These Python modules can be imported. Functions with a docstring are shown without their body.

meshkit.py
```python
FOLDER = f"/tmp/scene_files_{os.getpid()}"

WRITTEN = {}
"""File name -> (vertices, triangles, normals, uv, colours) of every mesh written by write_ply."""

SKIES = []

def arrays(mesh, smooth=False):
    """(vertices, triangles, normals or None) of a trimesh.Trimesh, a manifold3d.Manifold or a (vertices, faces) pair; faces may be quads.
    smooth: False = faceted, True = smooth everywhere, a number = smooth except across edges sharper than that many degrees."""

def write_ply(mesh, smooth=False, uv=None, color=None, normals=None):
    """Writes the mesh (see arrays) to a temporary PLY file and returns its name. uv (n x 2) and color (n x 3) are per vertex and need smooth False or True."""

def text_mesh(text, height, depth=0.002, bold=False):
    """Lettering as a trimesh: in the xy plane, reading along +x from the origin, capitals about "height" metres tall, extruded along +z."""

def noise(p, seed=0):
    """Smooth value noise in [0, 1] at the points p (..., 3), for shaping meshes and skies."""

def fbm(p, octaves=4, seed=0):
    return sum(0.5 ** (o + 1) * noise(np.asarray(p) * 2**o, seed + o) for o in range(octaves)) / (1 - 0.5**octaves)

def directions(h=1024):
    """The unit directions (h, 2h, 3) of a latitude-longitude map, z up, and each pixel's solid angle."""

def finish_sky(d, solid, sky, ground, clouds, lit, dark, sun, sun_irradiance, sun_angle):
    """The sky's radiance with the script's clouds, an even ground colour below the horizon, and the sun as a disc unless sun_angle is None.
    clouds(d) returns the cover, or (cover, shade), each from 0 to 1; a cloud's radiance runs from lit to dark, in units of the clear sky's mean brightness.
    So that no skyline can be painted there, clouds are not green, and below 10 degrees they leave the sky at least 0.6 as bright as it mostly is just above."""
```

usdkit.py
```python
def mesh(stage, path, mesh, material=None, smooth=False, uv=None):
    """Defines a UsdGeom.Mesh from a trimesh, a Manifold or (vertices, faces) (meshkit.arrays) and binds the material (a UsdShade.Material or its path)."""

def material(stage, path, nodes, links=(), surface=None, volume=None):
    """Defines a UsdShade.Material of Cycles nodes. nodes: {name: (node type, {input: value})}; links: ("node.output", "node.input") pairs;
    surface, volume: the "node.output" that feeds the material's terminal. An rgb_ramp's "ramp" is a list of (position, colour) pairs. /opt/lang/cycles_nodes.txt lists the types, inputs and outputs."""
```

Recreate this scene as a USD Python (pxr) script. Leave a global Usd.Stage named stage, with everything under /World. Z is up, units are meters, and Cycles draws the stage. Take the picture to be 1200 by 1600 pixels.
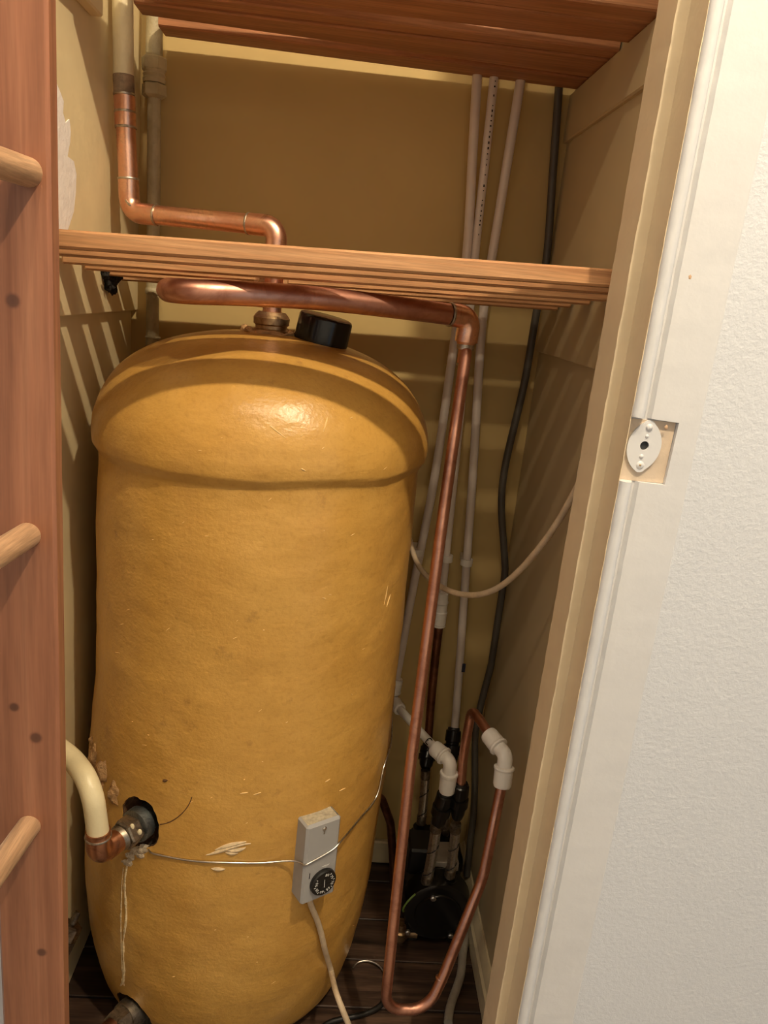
import math, random
import numpy as np, trimesh, manifold3d as m3
import meshkit, usdkit
from shapely.geometry import Polygon, Point
from pxr import Usd, UsdGeom, UsdLux, UsdShade, Gf, Sdf

stage = Usd.Stage.CreateInMemory()
world = UsdGeom.Xform.Define(stage, '/World')
UsdGeom.Scope.Define(stage, '/World/Looks')
random.seed(4)

# ---------------------------------------------------------------- camera (f = 1200 px of a 1200 px wide frame)
EYE = np.array([0, 0, 1.11])
def _rot(ax, d):
    c, s = math.cos(math.radians(d)), math.sin(math.radians(d))
    return np.array({'x': [[1, 0, 0], [0, c, -s], [0, s, c]], 'y': [[c, 0, s], [0, 1, 0], [-s, 0, c]], 'z': [[c, -s, 0], [s, c, 0], [0, 0, 1]]}[ax])
CAM = _rot('y', -2.4311) @ _rot('x', 15.9482) @ _rot('z', 5.0787) @ np.array([[1, 0, 0], [0, 0, -1], [0, 1, 0]], float)   # world -> right, down, forward
cam = UsdGeom.Camera.Define(stage, '/World/camera')
cam.CreateHorizontalApertureAttr(36.0); cam.CreateVerticalApertureAttr(48.0); cam.CreateFocalLengthAttr(36.0)
cam.CreateClippingRangeAttr(Gf.Vec2f(0.02, 100))
cam.CreateExposureAttr(EXPOSURE := 0.22)
mm = np.eye(4); mm[0, :3] = CAM[0]; mm[1, :3] = -CAM[1]; mm[2, :3] = -CAM[2]; mm[3, :3] = EYE
UsdGeom.Xformable(cam).AddTransformOp().Set(Gf.Matrix4d(*mm.ravel().tolist()))
# ---------------------------------------------------------------- light: the room is lit by two ceiling lamps; dim daylight comes along the hallway
LAMPS = [((0.425, 0.04, 2.30), 66.0), ((-0.12, 0.04, 2.30), 14.0)]
LAMP_COLOR = (1.0, 0.83, 0.59)
LAMP_R = 0.022
dome = UsdLux.DomeLight.Define(stage, '/World/hallway_daylight')
dome.CreateColorAttr(Gf.Vec3f(0.80, 0.90, 1.0)); dome.CreateIntensityAttr(0.13)

def at(px, py, Y=None, X=None, Z=None):
    """The point of the plane y=Y, x=X or z=Z that the photograph shows at pixel (px, py): used to measure the place."""
    d = CAM.T @ np.array([px - 600, py - 800, 1200.0])
    t = (Y - EYE[1]) / d[1] if Y is not None else ((X - EYE[0]) / d[0] if X is not None else (Z - EYE[2]) / d[2])
    return EYE + t * d

# ---------------------------------------------------------------- scene-tree helpers
used = {}
def numbered(parent, name):
    k = used.get((parent, name), 0); used[(parent, name)] = k + 1
    return f'{parent}/{name}' if k == 0 else f'{parent}/{name}_{k:03d}'
def key(p, **kw):
    for k, v in kw.items():
        if v: p.SetCustomDataByKey(k, v)
    return p
def thing(name, label, cat, loc=(0, 0, 0), group=None):
    x = UsdGeom.Xform.Define(stage, numbered('/World', name)); x.AddTranslateOp().Set(Gf.Vec3d(*map(float, loc)))
    p = key(x.GetPrim(), label=label, category=cat, group=group)
    ORIGIN[str(p.GetPath())] = np.array(loc, float)
    return p
ORIGIN = {}
def obj(name, mesh, mat, parent=None, smooth=35, label=None, kind=None):
    base = str(parent.GetPath()) if parent else '/World'
    path = numbered(base, name)
    top = '/'.join(base.split('/')[:3])
    v, f, n = meshkit.arrays(mesh, smooth)
    o = usdkit.mesh(stage, path, trimesh.Trimesh(v - ORIGIN.get(top, 0), f, process=False), mat, smooth=False)
    if n is not None:
        from pxr import Vt
        o.CreateNormalsAttr(Vt.Vec3fArray.FromNumpy(n.astype(np.float32))); o.SetNormalsInterpolation('vertex')
    ORIGIN[path] = ORIGIN.get(top, 0)
    return key(o.GetPrim(), label=label, kind=kind)
def single(name, mesh, mat, label, cat, group=None, smooth=35):
    return key(obj(name, mesh, mat, smooth=smooth), label=label, category=cat, group=group)
def struct(name, mesh, mat, label=None, smooth=35):
    return key(obj(name, mesh, mat, smooth=smooth), kind='structure', label=label)
def struct_group(name, label=None):
    x = UsdGeom.Xform.Define(stage, numbered('/World', name)).GetPrim()
    return key(x, kind='structure', label=label)

# ---------------------------------------------------------------- shape helpers
cat = lambda *ms: trimesh.util.concatenate([m for m in ms])
def box(x0, x1, y0, y1, z0, z1, c=0.0):
    """A box with chamfered edges."""
    if c <= 0:
        m = trimesh.creation.box([x1 - x0, y1 - y0, z1 - z0]); m.apply_translation([(x0 + x1) / 2, (y0 + y1) / 2, (z0 + z1) / 2]); return m
    P = []
    for x, sx in ((x0, 1), (x1, -1)):
        for y, sy in ((y0, 1), (y1, -1)):
            for z, sz in ((z0, 1), (z1, -1)):
                P += [(x, y + sy * c, z + sz * c), (x + sx * c, y, z + sz * c), (x + sx * c, y + sy * c, z)]
    return trimesh.convex.convex_hull(np.array(P))
def frames(p):
    t = np.gradient(p, axis=0); t /= np.linalg.norm(t, axis=1, keepdims=True) + 1e-12
    a = np.cross(t[0], [0, 0, 1.0] if abs(t[0][2]) < 0.9 else [1.0, 0, 0]); a /= np.linalg.norm(a)
    A = [a]
    for k in range(1, len(p)):
        a = A[-1] - t[k] * (A[-1] @ t[k]); A.append(a / np.linalg.norm(a))
    A = np.array(A); return t, A, np.cross(t, A)
def tube(p, r, sides=20, profile=None, squash=1.0):
    """A capped tube along the polyline p; r one radius or one for each point."""
    p = np.asarray(p, float); n = len(p); r = np.broadcast_to(r, (n,))
    t, A, B = frames(p)
    ang = np.arange(sides) * 2 * np.pi / sides
    pr = np.ones(sides) if profile is None else profile(ang)
    v = p[:, None] + r[:, None, None] * pr[None, :, None] * (np.cos(ang)[None, :, None] * A[:, None] + squash * np.sin(ang)[None, :, None] * B[:, None])
    v = np.vstack([v.reshape(-1, 3), p[:1], p[-1:]])
    i, j = np.meshgrid(np.arange(n - 1), np.arange(sides), indexing='ij'); k = (j + 1) % sides
    a, b, c, d = i * sides + j, i * sides + k, (i + 1) * sides + k, (i + 1) * sides + j
    f = [np.stack([a, b, c], -1).reshape(-1, 3), np.stack([a, c, d], -1).reshape(-1, 3)]
    s = np.arange(sides); s1 = (s + 1) % sides; e = (n - 1) * sides
    f += [np.stack([s1, s, np.full(sides, n * sides)], -1), np.stack([e + s, e + s1, np.full(sides, n * sides + 1)], -1)]
    return trimesh.Trimesh(v, np.vstack(f), process=False)
def fillet(pts, R, step=0.006):
    """The polyline with its corners rounded to radius R (one for all or one for each corner)."""
    pts = [np.asarray(q, float) for q in pts]; R = np.broadcast_to(R, (max(len(pts) - 2, 1),)); out = [pts[0]]
    for k in range(1, len(pts) - 1):
        a, b, c = pts[k - 1], pts[k], pts[k + 1]
        u, w = (a - b) / np.linalg.norm(a - b), (c - b) / np.linalg.norm(c - b)
        th = math.acos(max(-1, min(1, u @ w)))
        d = min(R[k - 1] / math.tan(th / 2), 0.49 * np.linalg.norm(a - b), 0.49 * np.linalg.norm(c - b)); r = d * math.tan(th / 2)
        o = b + (u + w) / np.linalg.norm(u + w) * r / math.sin(th / 2)
        n = max(4, int((math.pi - th) * r / step)) + 1
        p0, p1 = b + u * d - o, b + w * d - o
        om = math.pi - th
        for s in np.linspace(0, 1, n):
            out.append(o + (math.sin((1 - s) * om) * p0 + math.sin(s * om) * p1) / math.sin(om))
    out.append(pts[-1]); return np.array(out)
def spline(pts, n=60):
    from scipy.interpolate import PchipInterpolator, CubicSpline
    pts = np.asarray(pts, float); s = np.r_[0, np.cumsum(np.linalg.norm(np.diff(pts, axis=0), axis=1) ** 0.5)]
    return CubicSpline(s, pts)(np.linspace(0, s[-1], n))
def lathe(prof, a, b, sides=28, hexa=False):
    """Turns the profile [(t along a-b in metres, radius)] about the axis from a towards b; capped ends."""
    a, b = np.asarray(a, float), np.asarray(b, float); u = (b - a) / np.linalg.norm(b - a)
    prof = [(prof[0][0], 0.0)] + list(prof) + [(prof[-1][0], 0.0)]
    e = np.cross(u, [0, 0, 1.0] if abs(u[2]) < 0.9 else [0, 1.0, 0]); e /= np.linalg.norm(e); g = np.cross(u, e)
    sides = 6 if hexa else sides
    ang = np.arange(sides) * 2 * np.pi / sides
    V = np.array([[a + u * t + r * (math.cos(q) * e + math.sin(q) * g) for q in ang] for t, r in prof])
    i, j = np.meshgrid(np.arange(len(prof) - 1), np.arange(sides), indexing='ij'); k = (j + 1) % sides
    A, Bq, Cq, D = i * sides + j, i * sides + k, (i + 1) * sides + k, (i + 1) * sides + j
    f = np.vstack([np.stack([A, Bq, Cq], -1).reshape(-1, 3), np.stack([A, Cq, D], -1).reshape(-1, 3)])
    m = trimesh.Trimesh(V.reshape(-1, 3), f, process=True); m.update_faces(m.nondegenerate_faces()); return m
def ring(p, u, r, w, t=0.0008):
    """A raised band of width w around a pipe of radius r at p along u."""
    u = np.asarray(u, float) / np.linalg.norm(u); a = np.asarray(p) - u * w / 2
    return lathe([(0, r - 0.001), (0, r + t * .5), (w * .3, r + t), (w * .7, r + t), (w, r + t * .5), (w, r - 0.001)], a, a + u)
def to_m3(m): return m3.Manifold(m3.Mesh(np.asarray(m.vertices, np.float32), np.asarray(m.faces, np.uint32)))
def from_m3(m):
    q = m.to_mesh(); return trimesh.Trimesh(q.vert_properties[:, :3], q.tri_verts, process=False)
def prism(poly, y0, y1, holes=()):
    """Extrudes an x-z outline from y0 to y1."""
    P = Polygon(poly, holes) if not isinstance(poly, Polygon) else poly
    m = trimesh.creation.extrude_polygon(P, y1 - y0, engine='earcut'); v = m.vertices.copy()
    m.vertices = np.stack([v[:, 0], y1 - v[:, 2], v[:, 1]], 1); return m
def prism_z(poly, z0, z1):
    m = trimesh.creation.extrude_polygon(Polygon(poly), z1 - z0, engine='earcut'); m.apply_translation([0, 0, z0]); return m

# ---------------------------------------------------------------- materials
def M(name, nodes, links, surface='p.BSDF'): return usdkit.material(stage, '/World/Looks/' + name, nodes, links, surface=surface)
def plain(name, col, rough=0.5, metal=0.0, bump=0.0, scale=80.0, vary=0.12, vscale=12.0, coat=0.0, spec=0.5, detail=4.0, dist=0.002):
    """One colour with slow tone variation and fine relief."""
    c = np.array(col)
    return M(name, {'t': ('texture_coordinate', {}), 'n': ('noise_texture', {'scale': vscale, 'detail': 5.0, 'roughness': 0.6}),
        'r': ('rgb_ramp', {'ramp': [(0.25, tuple(c * (1 - vary))), (0.75, tuple(np.minimum(c * (1 + vary), 1)))]}),
        'b': ('noise_texture', {'scale': scale, 'detail': detail, 'roughness': 0.55}), 'bp': ('bump', {'strength': bump, 'distance': dist}),
        'p': ('principled_bsdf', {'roughness': rough, 'metallic': metal, 'coat_weight': coat, 'specular_ior_level': spec})},
        [('t.object', 'n.vector'), ('t.object', 'b.vector'), ('n.fac', 'r.fac'), ('r.color', 'p.base_color'), ('b.fac', 'bp.height'), ('bp.normal', 'p.normal')])
def wood(name, dark, mid, light, grain=(1.2, 30, 30), rough=0.45, knots=(), spec=0.4, streak=0.35):
    """Long grain: noise stretched along the board, fine streaks across it, and knots where the board has them."""
    g = np.array(grain)
    nodes = {'t': ('texture_coordinate', {}), 'm': ('mapping', {'scale': tuple(g)}), 'n': ('noise_texture', {'scale': 1.0, 'detail': 5.0, 'roughness': 0.6, 'distortion': 0.8}),
        'm2': ('mapping', {'scale': tuple(g * 7)}), 'n2': ('noise_texture', {'scale': 1.0, 'detail': 3.0, 'roughness': 0.6}),
        'r': ('rgb_ramp', {'ramp': [(0.28, dark), (0.5, mid), (0.72, light)]}), 'r2': ('rgb_ramp', {'ramp': [(0.35, (1 - streak,) * 3), (0.6, (1, 1, 1))]}),
        'x': ('mix', {'mix_type': 'multiply', 'fac': 0.8}), 'bp': ('bump', {'strength': 0.25, 'distance': 0.001}),
        'p': ('principled_bsdf', {'roughness': rough, 'specular_ior_level': spec})}
    links = [('t.object', 'm.vector'), ('t.object', 'm2.vector'), ('m.vector', 'n.vector'), ('m2.vector', 'n2.vector'), ('n.fac', 'r.fac'), ('n2.fac', 'r2.fac'),
        ('r.color', 'x.color1'), ('r2.color', 'x.color2'), ('n2.fac', 'bp.height'), ('bp.normal', 'p.normal')]
    last = 'x.color'
    for k, (c, size) in enumerate(knots):
        nodes |= {f'd{k}': ('vector_math', {'math_type': 'distance', 'vector2': tuple(c)}), f'kr{k}': ('rgb_ramp', {'ramp': [(0.0, (1, 1, 1)), (0.55, (0.9, 0.9, 0.9)), (0.8, (0.25, 0.25, 0.25)), (1.0, (0, 0, 0))]}),
            f'kd{k}': ('math', {'math_type': 'divide', 'value2': size}), f'kx{k}': ('mix', {'color2': (0.12, 0.05, 0.03)}), f'kb{k}': ('rgb_to_bw', {})}
        links += [('t.object', f'd{k}.vector1'), (f'd{k}.value', f'kd{k}.value1'), (f'kd{k}.value', f'kr{k}.fac'), (f'kr{k}.color', f'kb{k}.color'), (f'kb{k}.val', f'kx{k}.fac'), (last, f'kx{k}.color1')]
        last = f'kx{k}.color'
    return M(name, nodes, links + [(last, 'p.base_color')])
def copper(name, bright, dull, rough=(0.22, 0.45), scale=22.0, lo=0.35, hi=0.65):
    """Bright metal with duller oxidised mottling."""
    return M(name, {'t': ('texture_coordinate', {}), 'n': ('noise_texture', {'scale': scale, 'detail': 6.0, 'roughness': 0.65, 'distortion': 0.6}),
        'r': ('rgb_ramp', {'ramp': [(lo, dull), (hi, bright)]}), 'rr': ('rgb_ramp', {'ramp': [(lo, (rough[1],) * 3), (hi, (rough[0],) * 3)]}), 'rb': ('rgb_to_bw', {}),
        'b': ('noise_texture', {'scale': 400.0, 'detail': 3.0}), 'bp': ('bump', {'strength': 0.06, 'distance': 0.001}),
        'p': ('principled_bsdf', {'metallic': 1.0})},
        [('t.object', 'n.vector'), ('t.object', 'b.vector'), ('n.fac', 'r.fac'), ('n.fac', 'rr.fac'), ('r.color', 'p.base_color'), ('rr.color', 'rb.color'), ('rb.val', 'p.roughness'), ('b.fac', 'bp.height'), ('bp.normal', 'p.normal')])

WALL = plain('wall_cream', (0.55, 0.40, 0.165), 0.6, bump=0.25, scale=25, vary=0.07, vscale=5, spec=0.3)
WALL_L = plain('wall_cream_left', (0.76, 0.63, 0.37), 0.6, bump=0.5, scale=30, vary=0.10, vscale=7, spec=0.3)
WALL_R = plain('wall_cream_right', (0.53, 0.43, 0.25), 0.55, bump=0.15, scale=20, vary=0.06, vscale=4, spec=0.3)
CREAM = plain('cream_gloss', (0.74, 0.60, 0.40), 0.38, bump=0.35, scale=60, vary=0.05, vscale=15)
WHITE_GLOSS = plain('white_gloss', (0.71, 0.705, 0.71), 0.35, bump=0.3, scale=45, vary=0.03, vscale=14)
WHITE_WALL = plain('textured_white_wall', (0.69, 0.71, 0.75), 0.6, bump=0.24, scale=240, vary=0.02, vscale=6, detail=2.0, dist=0.003)
ROOM = plain('room_white', (0.75, 0.72, 0.66), 0.7)
SKIRT = plain('skirting_cream', (0.62, 0.52, 0.33), 0.5, bump=0.2, vary=0.15, vscale=25)
PLASTER = plain('bare_plaster', (0.90, 0.86, 0.82), 0.8, bump=0.6, scale=160, vary=0.08, vscale=60)
FLOORW = wood('dark_floorboard', (0.014, 0.008, 0.005), (0.045, 0.024, 0.015), (0.12, 0.068, 0.042), (3, 45, 45), 0.45)
CARPET = plain('hall_carpet', (0.30, 0.25, 0.20), 0.9)
SLAT = wood('pine_slat', (0.43, 0.20, 0.085), (0.55, 0.28, 0.125), (0.66, 0.37, 0.18), (2.0, 60, 60), 0.42)
SLAT2 = wood('pine_slat_red', (0.33, 0.135, 0.06), (0.45, 0.20, 0.09), (0.55, 0.27, 0.13), (2.0, 50, 50), 0.42)
DOWEL = wood('pine_dowel', (0.40, 0.23, 0.12), (0.52, 0.31, 0.17), (0.62, 0.40, 0.24), (60, 3, 60), 0.5)
COPPER = copper('bright_copper', (0.90, 0.55, 0.41), (0.70, 0.37, 0.25), (0.26, 0.40), 30)
COPPER_OLD = copper('tarnished_copper', (0.76, 0.41, 0.30), (0.42, 0.19, 0.13), (0.28, 0.5), 26, 0.3, 0.7)
COPPER_DARK = copper('brown_copper', (0.34, 0.15, 0.08), (0.16, 0.07, 0.04), (0.4, 0.55), 20)
SOLDER = copper('grey_solder', (0.62, 0.56, 0.48), (0.28, 0.24, 0.18), (0.35, 0.5), 120)
BRASS = copper('dull_brass', (0.60, 0.43, 0.24), (0.28, 0.17, 0.10), (0.35, 0.55), 60)
GREY_METAL = copper('grey_brass', (0.42, 0.36, 0.28), (0.14, 0.11, 0.08), (0.35, 0.6), 70)
BLUE_METAL = copper('verdigris_metal', (0.36, 0.38, 0.36), (0.10, 0.11, 0.11), (0.4, 0.6), 70)
STEEL = copper('steel', (0.70, 0.66, 0.60), (0.45, 0.41, 0.36), (0.25, 0.4), 60)
PAINT_PIPE = plain('painted_pipe', (0.62, 0.53, 0.33), 0.45, bump=0.3, scale=120, vary=0.12, vscale=30)
PAINT_OLD = plain('old_painted_pipe', (0.42, 0.36, 0.22), 0.55, bump=0.6, scale=150, vary=0.3, vscale=28)
PAINT_BRIGHT = plain('cream_painted_bend', (0.74, 0.64, 0.40), 0.38, bump=0.3, scale=120, vary=0.06, vscale=30)
PLASTIC = plain('white_plastic', (0.70, 0.62, 0.56), 0.35, bump=0.05, vary=0.05, vscale=20)
PLASTIC_W = plain('white_fitting', (0.84, 0.80, 0.74), 0.38, bump=0.05, vary=0.03, vscale=30)
GREY_CABLE = plain('grey_cable', (0.085, 0.075, 0.06), 0.45, bump=0.1, vary=0.15, vscale=20)
CREAM_CABLE = plain('cream_cable', (0.58, 0.45, 0.30), 0.5, bump=0.3, scale=200, vary=0.2, vscale=60)
BLACK = plain('black_plastic', (0.006, 0.0055, 0.005), 0.18, bump=0.05, vary=0.2)
BLACK_M = plain('black_moulding', (0.006, 0.005, 0.004), 0.45, bump=0.2, scale=200, vary=0.3)
GREY_BOX = plain('grey_casing', (0.36, 0.35, 0.34), 0.42, bump=0.12, scale=500, vary=0.03)
GREY_TOP = plain('worn_grey_top', (0.42, 0.37, 0.27), 0.6, bump=0.5, scale=120, vary=0.45, vscale=130)
MARK_W = plain('white_marking', (0.75, 0.74, 0.70), 0.5)
MARK_B = plain('black_marking', (0.012, 0.012, 0.014), 0.5)
MARK_BLUE = plain('navy_marking', (0.02, 0.025, 0.05), 0.5)
GREEN = plain('green_wire', (0.16, 0.26, 0.05), 0.4)
PAPER = plain('pale_label', (0.50, 0.44, 0.37), 0.6, vary=0.2, vscale=50)
HOSE = copper('braided_hose', (0.85, 0.80, 0.72), (0.50, 0.45, 0.38), (0.3, 0.5), 150)
LIME = plain('limescale', (0.68, 0.53, 0.30), 0.7, bump=1.0, scale=300, vary=0.25, vscale=120)
FOAM = plain('torn_foam', (0.42, 0.24, 0.10), 0.85, bump=1.0, scale=220, vary=0.45, vscale=60)
DUST = plain('black_dust', (0.02, 0.017, 0.014), 0.95, bump=1.0, scale=300, vary=0.5, vscale=80)
CRACK = plain('dark_crack', (0.10, 0.045, 0.012), 0.8)
FLECK = plain('pale_gouge', (0.75, 0.50, 0.20), 0.7, vary=0.2, vscale=80)
HOLE = plain('dark_hole', (0.03, 0.03, 0.032), 0.6)
LAMP_WHITE = plain('lamp_white', (0.85, 0.84, 0.80), 0.4)
# the jacket: sprayed foam, ochre with slow stains, dimples and a slight sheen
JACKET = M('foam_jacket', {'t': ('texture_coordinate', {}), 'm': ('mapping', {'scale': (1, 1, 1)}),
    'n': ('noise_texture', {'scale': 9.0, 'detail': 6.0, 'roughness': 0.62}), 'r': ('rgb_ramp', {'ramp': [(0.25, (0.49, 0.255, 0.052)), (0.5, (0.565, 0.31, 0.068)), (0.75, (0.62, 0.355, 0.088))]}),
    'g': ('noise_texture', {'scale': 160.0, 'detail': 3.0, 'roughness': 0.6}), 'gr': ('rgb_ramp', {'ramp': [(0.30, (0.84, 0.80, 0.76)), (0.50, (1, 1, 1))]}), 'x': ('mix', {'mix_type': 'multiply', 'fac': 0.55}),
    'd': ('noise_texture', {'scale': 26.0, 'detail': 5.0, 'roughness': 0.7}), 'dr': ('rgb_ramp', {'ramp': [(0.63, (0, 0, 0)), (0.74, (1, 1, 1))]}), 'db': ('rgb_to_bw', {}), 'dm': ('math', {'math_type': 'multiply', 'value2': 0.45}), 'x2': ('mix', {'color2': (0.20, 0.09, 0.025)}),
    'b1': ('noise_texture', {'scale': 240.0, 'detail': 3.0, 'roughness': 0.5}), 'm2': ('mapping', {'scale': (28, 28, 60)}), 'b2': ('noise_texture', {'scale': 1.0, 'detail': 4.0, 'roughness': 0.55}),
    'p1': ('bump', {'strength': 0.30, 'distance': 0.0012}), 'p2': ('bump', {'strength': 0.22, 'distance': 0.005}),
    'p': ('principled_bsdf', {'roughness': 0.33, 'specular_ior_level': 0.55})},
    [('t.object', 'n.vector'), ('t.object', 'g.vector'), ('t.object', 'd.vector'), ('t.object', 'b1.vector'), ('t.object', 'm2.vector'), ('m2.vector', 'b2.vector'),
     ('n.fac', 'r.fac'), ('g.fac', 'gr.fac'), ('r.color', 'x.color1'), ('gr.color', 'x.color2'), ('d.fac', 'dr.fac'), ('dr.color', 'db.color'), ('db.val', 'dm.value1'), ('dm.value', 'x2.fac'), ('x.color', 'x2.color1'), ('x2.color', 'p.base_color'),
     ('b1.fac', 'p1.height'), ('b2.fac', 'p2.height'), ('p2.normal', 'p1.normal'), ('p1.normal', 'p.normal')])

# ---------------------------------------------------------------- the setting
XL, XR, YB = -0.347, 0.320, 1.320           # left wall, right wall, back wall of the cupboard
TOP = 2.50
fl = struct_group('floor', 'dark stained floorboards of the cupboard')
y = 0.70
for k, w in enumerate((0.092, 0.095, 0.09, 0.094, 0.091, 0.096, 0.092)):
    obj('plank', box(XL - 0.06, XR + 0.06, y + 0.0012, min(y + w - 0.0012, YB + 0.06), -0.022, -0.0006 * (k % 3), 0.0012), FLOORW, fl)
    y += w
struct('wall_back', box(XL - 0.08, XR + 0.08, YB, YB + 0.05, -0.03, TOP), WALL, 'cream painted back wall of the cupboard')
wl = struct_group('wall_left', 'cream painted left wall of the cupboard')
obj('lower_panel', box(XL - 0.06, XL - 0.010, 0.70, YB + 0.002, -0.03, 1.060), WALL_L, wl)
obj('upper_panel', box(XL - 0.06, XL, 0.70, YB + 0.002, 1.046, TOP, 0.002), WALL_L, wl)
pp = [at(*q, X=XL) for q in ((70, 100), (86, 128), (92, 142), (98, 158), (97, 176), (101, 192), (107, 186), (109, 205), (108, 222), (104, 244), (114, 252), (118, 272), (117, 300), (114, 330), (107, 352), (100, 372), (70, 380))]
pm = trimesh.creation.extrude_polygon(Polygon([(q[1], q[2]) for q in pp]), 0.0016, engine='earcut'); v = pm.vertices.copy()
pm.vertices = np.stack([XL - 0.0004 + v[:, 2], v[:, 0], v[:, 1]], 1); pm.invert() if pm.volume < 0 else None
obj('plaster_patch', pm, PLASTER, wl, label='bare whitish plaster where the paint came away')
obj('shelf_bearer', box(XL, XL + 0.016, 0.74, 1.085, 1.402, 1.440, 0.002), WALL_L, wl)
wr = struct_group('wall_right', 'cream boarded right wall of the cupboard')
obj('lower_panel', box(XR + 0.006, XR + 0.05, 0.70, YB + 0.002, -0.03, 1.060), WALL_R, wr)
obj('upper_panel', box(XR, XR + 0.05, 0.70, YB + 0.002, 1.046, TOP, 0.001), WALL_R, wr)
obj('rail', box(XR - 0.007, XR + 0.02, 0.70, YB + 0.001, 1.370, 1.4405, 0.002), WALL_R, wr)
struct('baseboard_back', box(XL, XR + 0.02, YB - 0.012, YB + 0.001, 0, 0.052, 0.003), SKIRT)
def board_profile(t, h, c): return [(0, 0), (t, 0), (t, h * 0.62), (t * 0.75, h * 0.68), (t * 0.75, h * 0.74), (t * 0.5, h * 0.9), (t * 0.25, h), (0, h)]
q = board_profile(0.016, 0.060, 0); bm = trimesh.creation.extrude_polygon(Polygon(q), 0.58, engine='earcut'); v = bm.vertices.copy()
bm.vertices = np.stack([XR + 0.007 - v[:, 0], 0.735 + v[:, 2], v[:, 1]], 1); bm.invert() if bm.volume < 0 else None
struct('baseboard_right', bm, SKIRT)
blm = box(XL - 0.014, XL + 0.012, 0.72, 0.930, 0, 0.088, 0.003).subdivide().subdivide().subdivide()
v = np.array(blm.vertices); v[:, 1] += np.clip((v[:, 1] - 0.85) / 0.08, 0, 1) * 0.05 * (meshkit.fbm(v * [60, 0, 60] + 3, 3, 4) - 0.6); v[:, 0] += 0.004 * (meshkit.fbm(v * 50, 3, 1) - 0.5); blm.vertices = v
struct('baseboard_left', blm, SKIRT, 'broken painted skirting stub by the left wall')
struct('ceiling', box(-1.5, 1.6, -1.7, 1.40, TOP, TOP + 0.05), ROOM, 'white ceiling')
struct('wall_rear', box(-1.5, 1.6, -1.75, -1.70, -0.05, TOP), ROOM)
struct('floor_hall', box(-1.5, 1.6, -1.75, 0.699, -0.06, -0.004), CARPET)
# front wall: jambs, stops, architraves, textured wall, header
JX, YF = 0.264, 0.690
JL = -0.305
wf = struct_group('wall_front', 'white textured wall around the cupboard opening')
obj('plasterwork', box(0.3315, 1.6, YF + 0.0035, 0.80, -0.05, TOP), WHITE_WALL, wf)
obj('plasterwork', box(-1.5, JL - 0.068, YF + 0.0035, 0.80, -0.05, TOP), WHITE_WALL, wf)
obj('plasterwork', box(JL - 0.069, 0.3325, YF + 0.0035, 0.80, 2.10, TOP), WHITE_WALL, wf)
tr = struct_group('trim_1', 'cream painted right jamb of the cupboard opening')
def wobble(m, amp, seed):
    v = np.array(m.vertices); v += amp * (np.stack([meshkit.fbm(v * [40, 40, 55], 2, seed + k) for k in range(3)], 1) - 0.5) * [1, 1, 0]; m.vertices = v; return m
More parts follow.
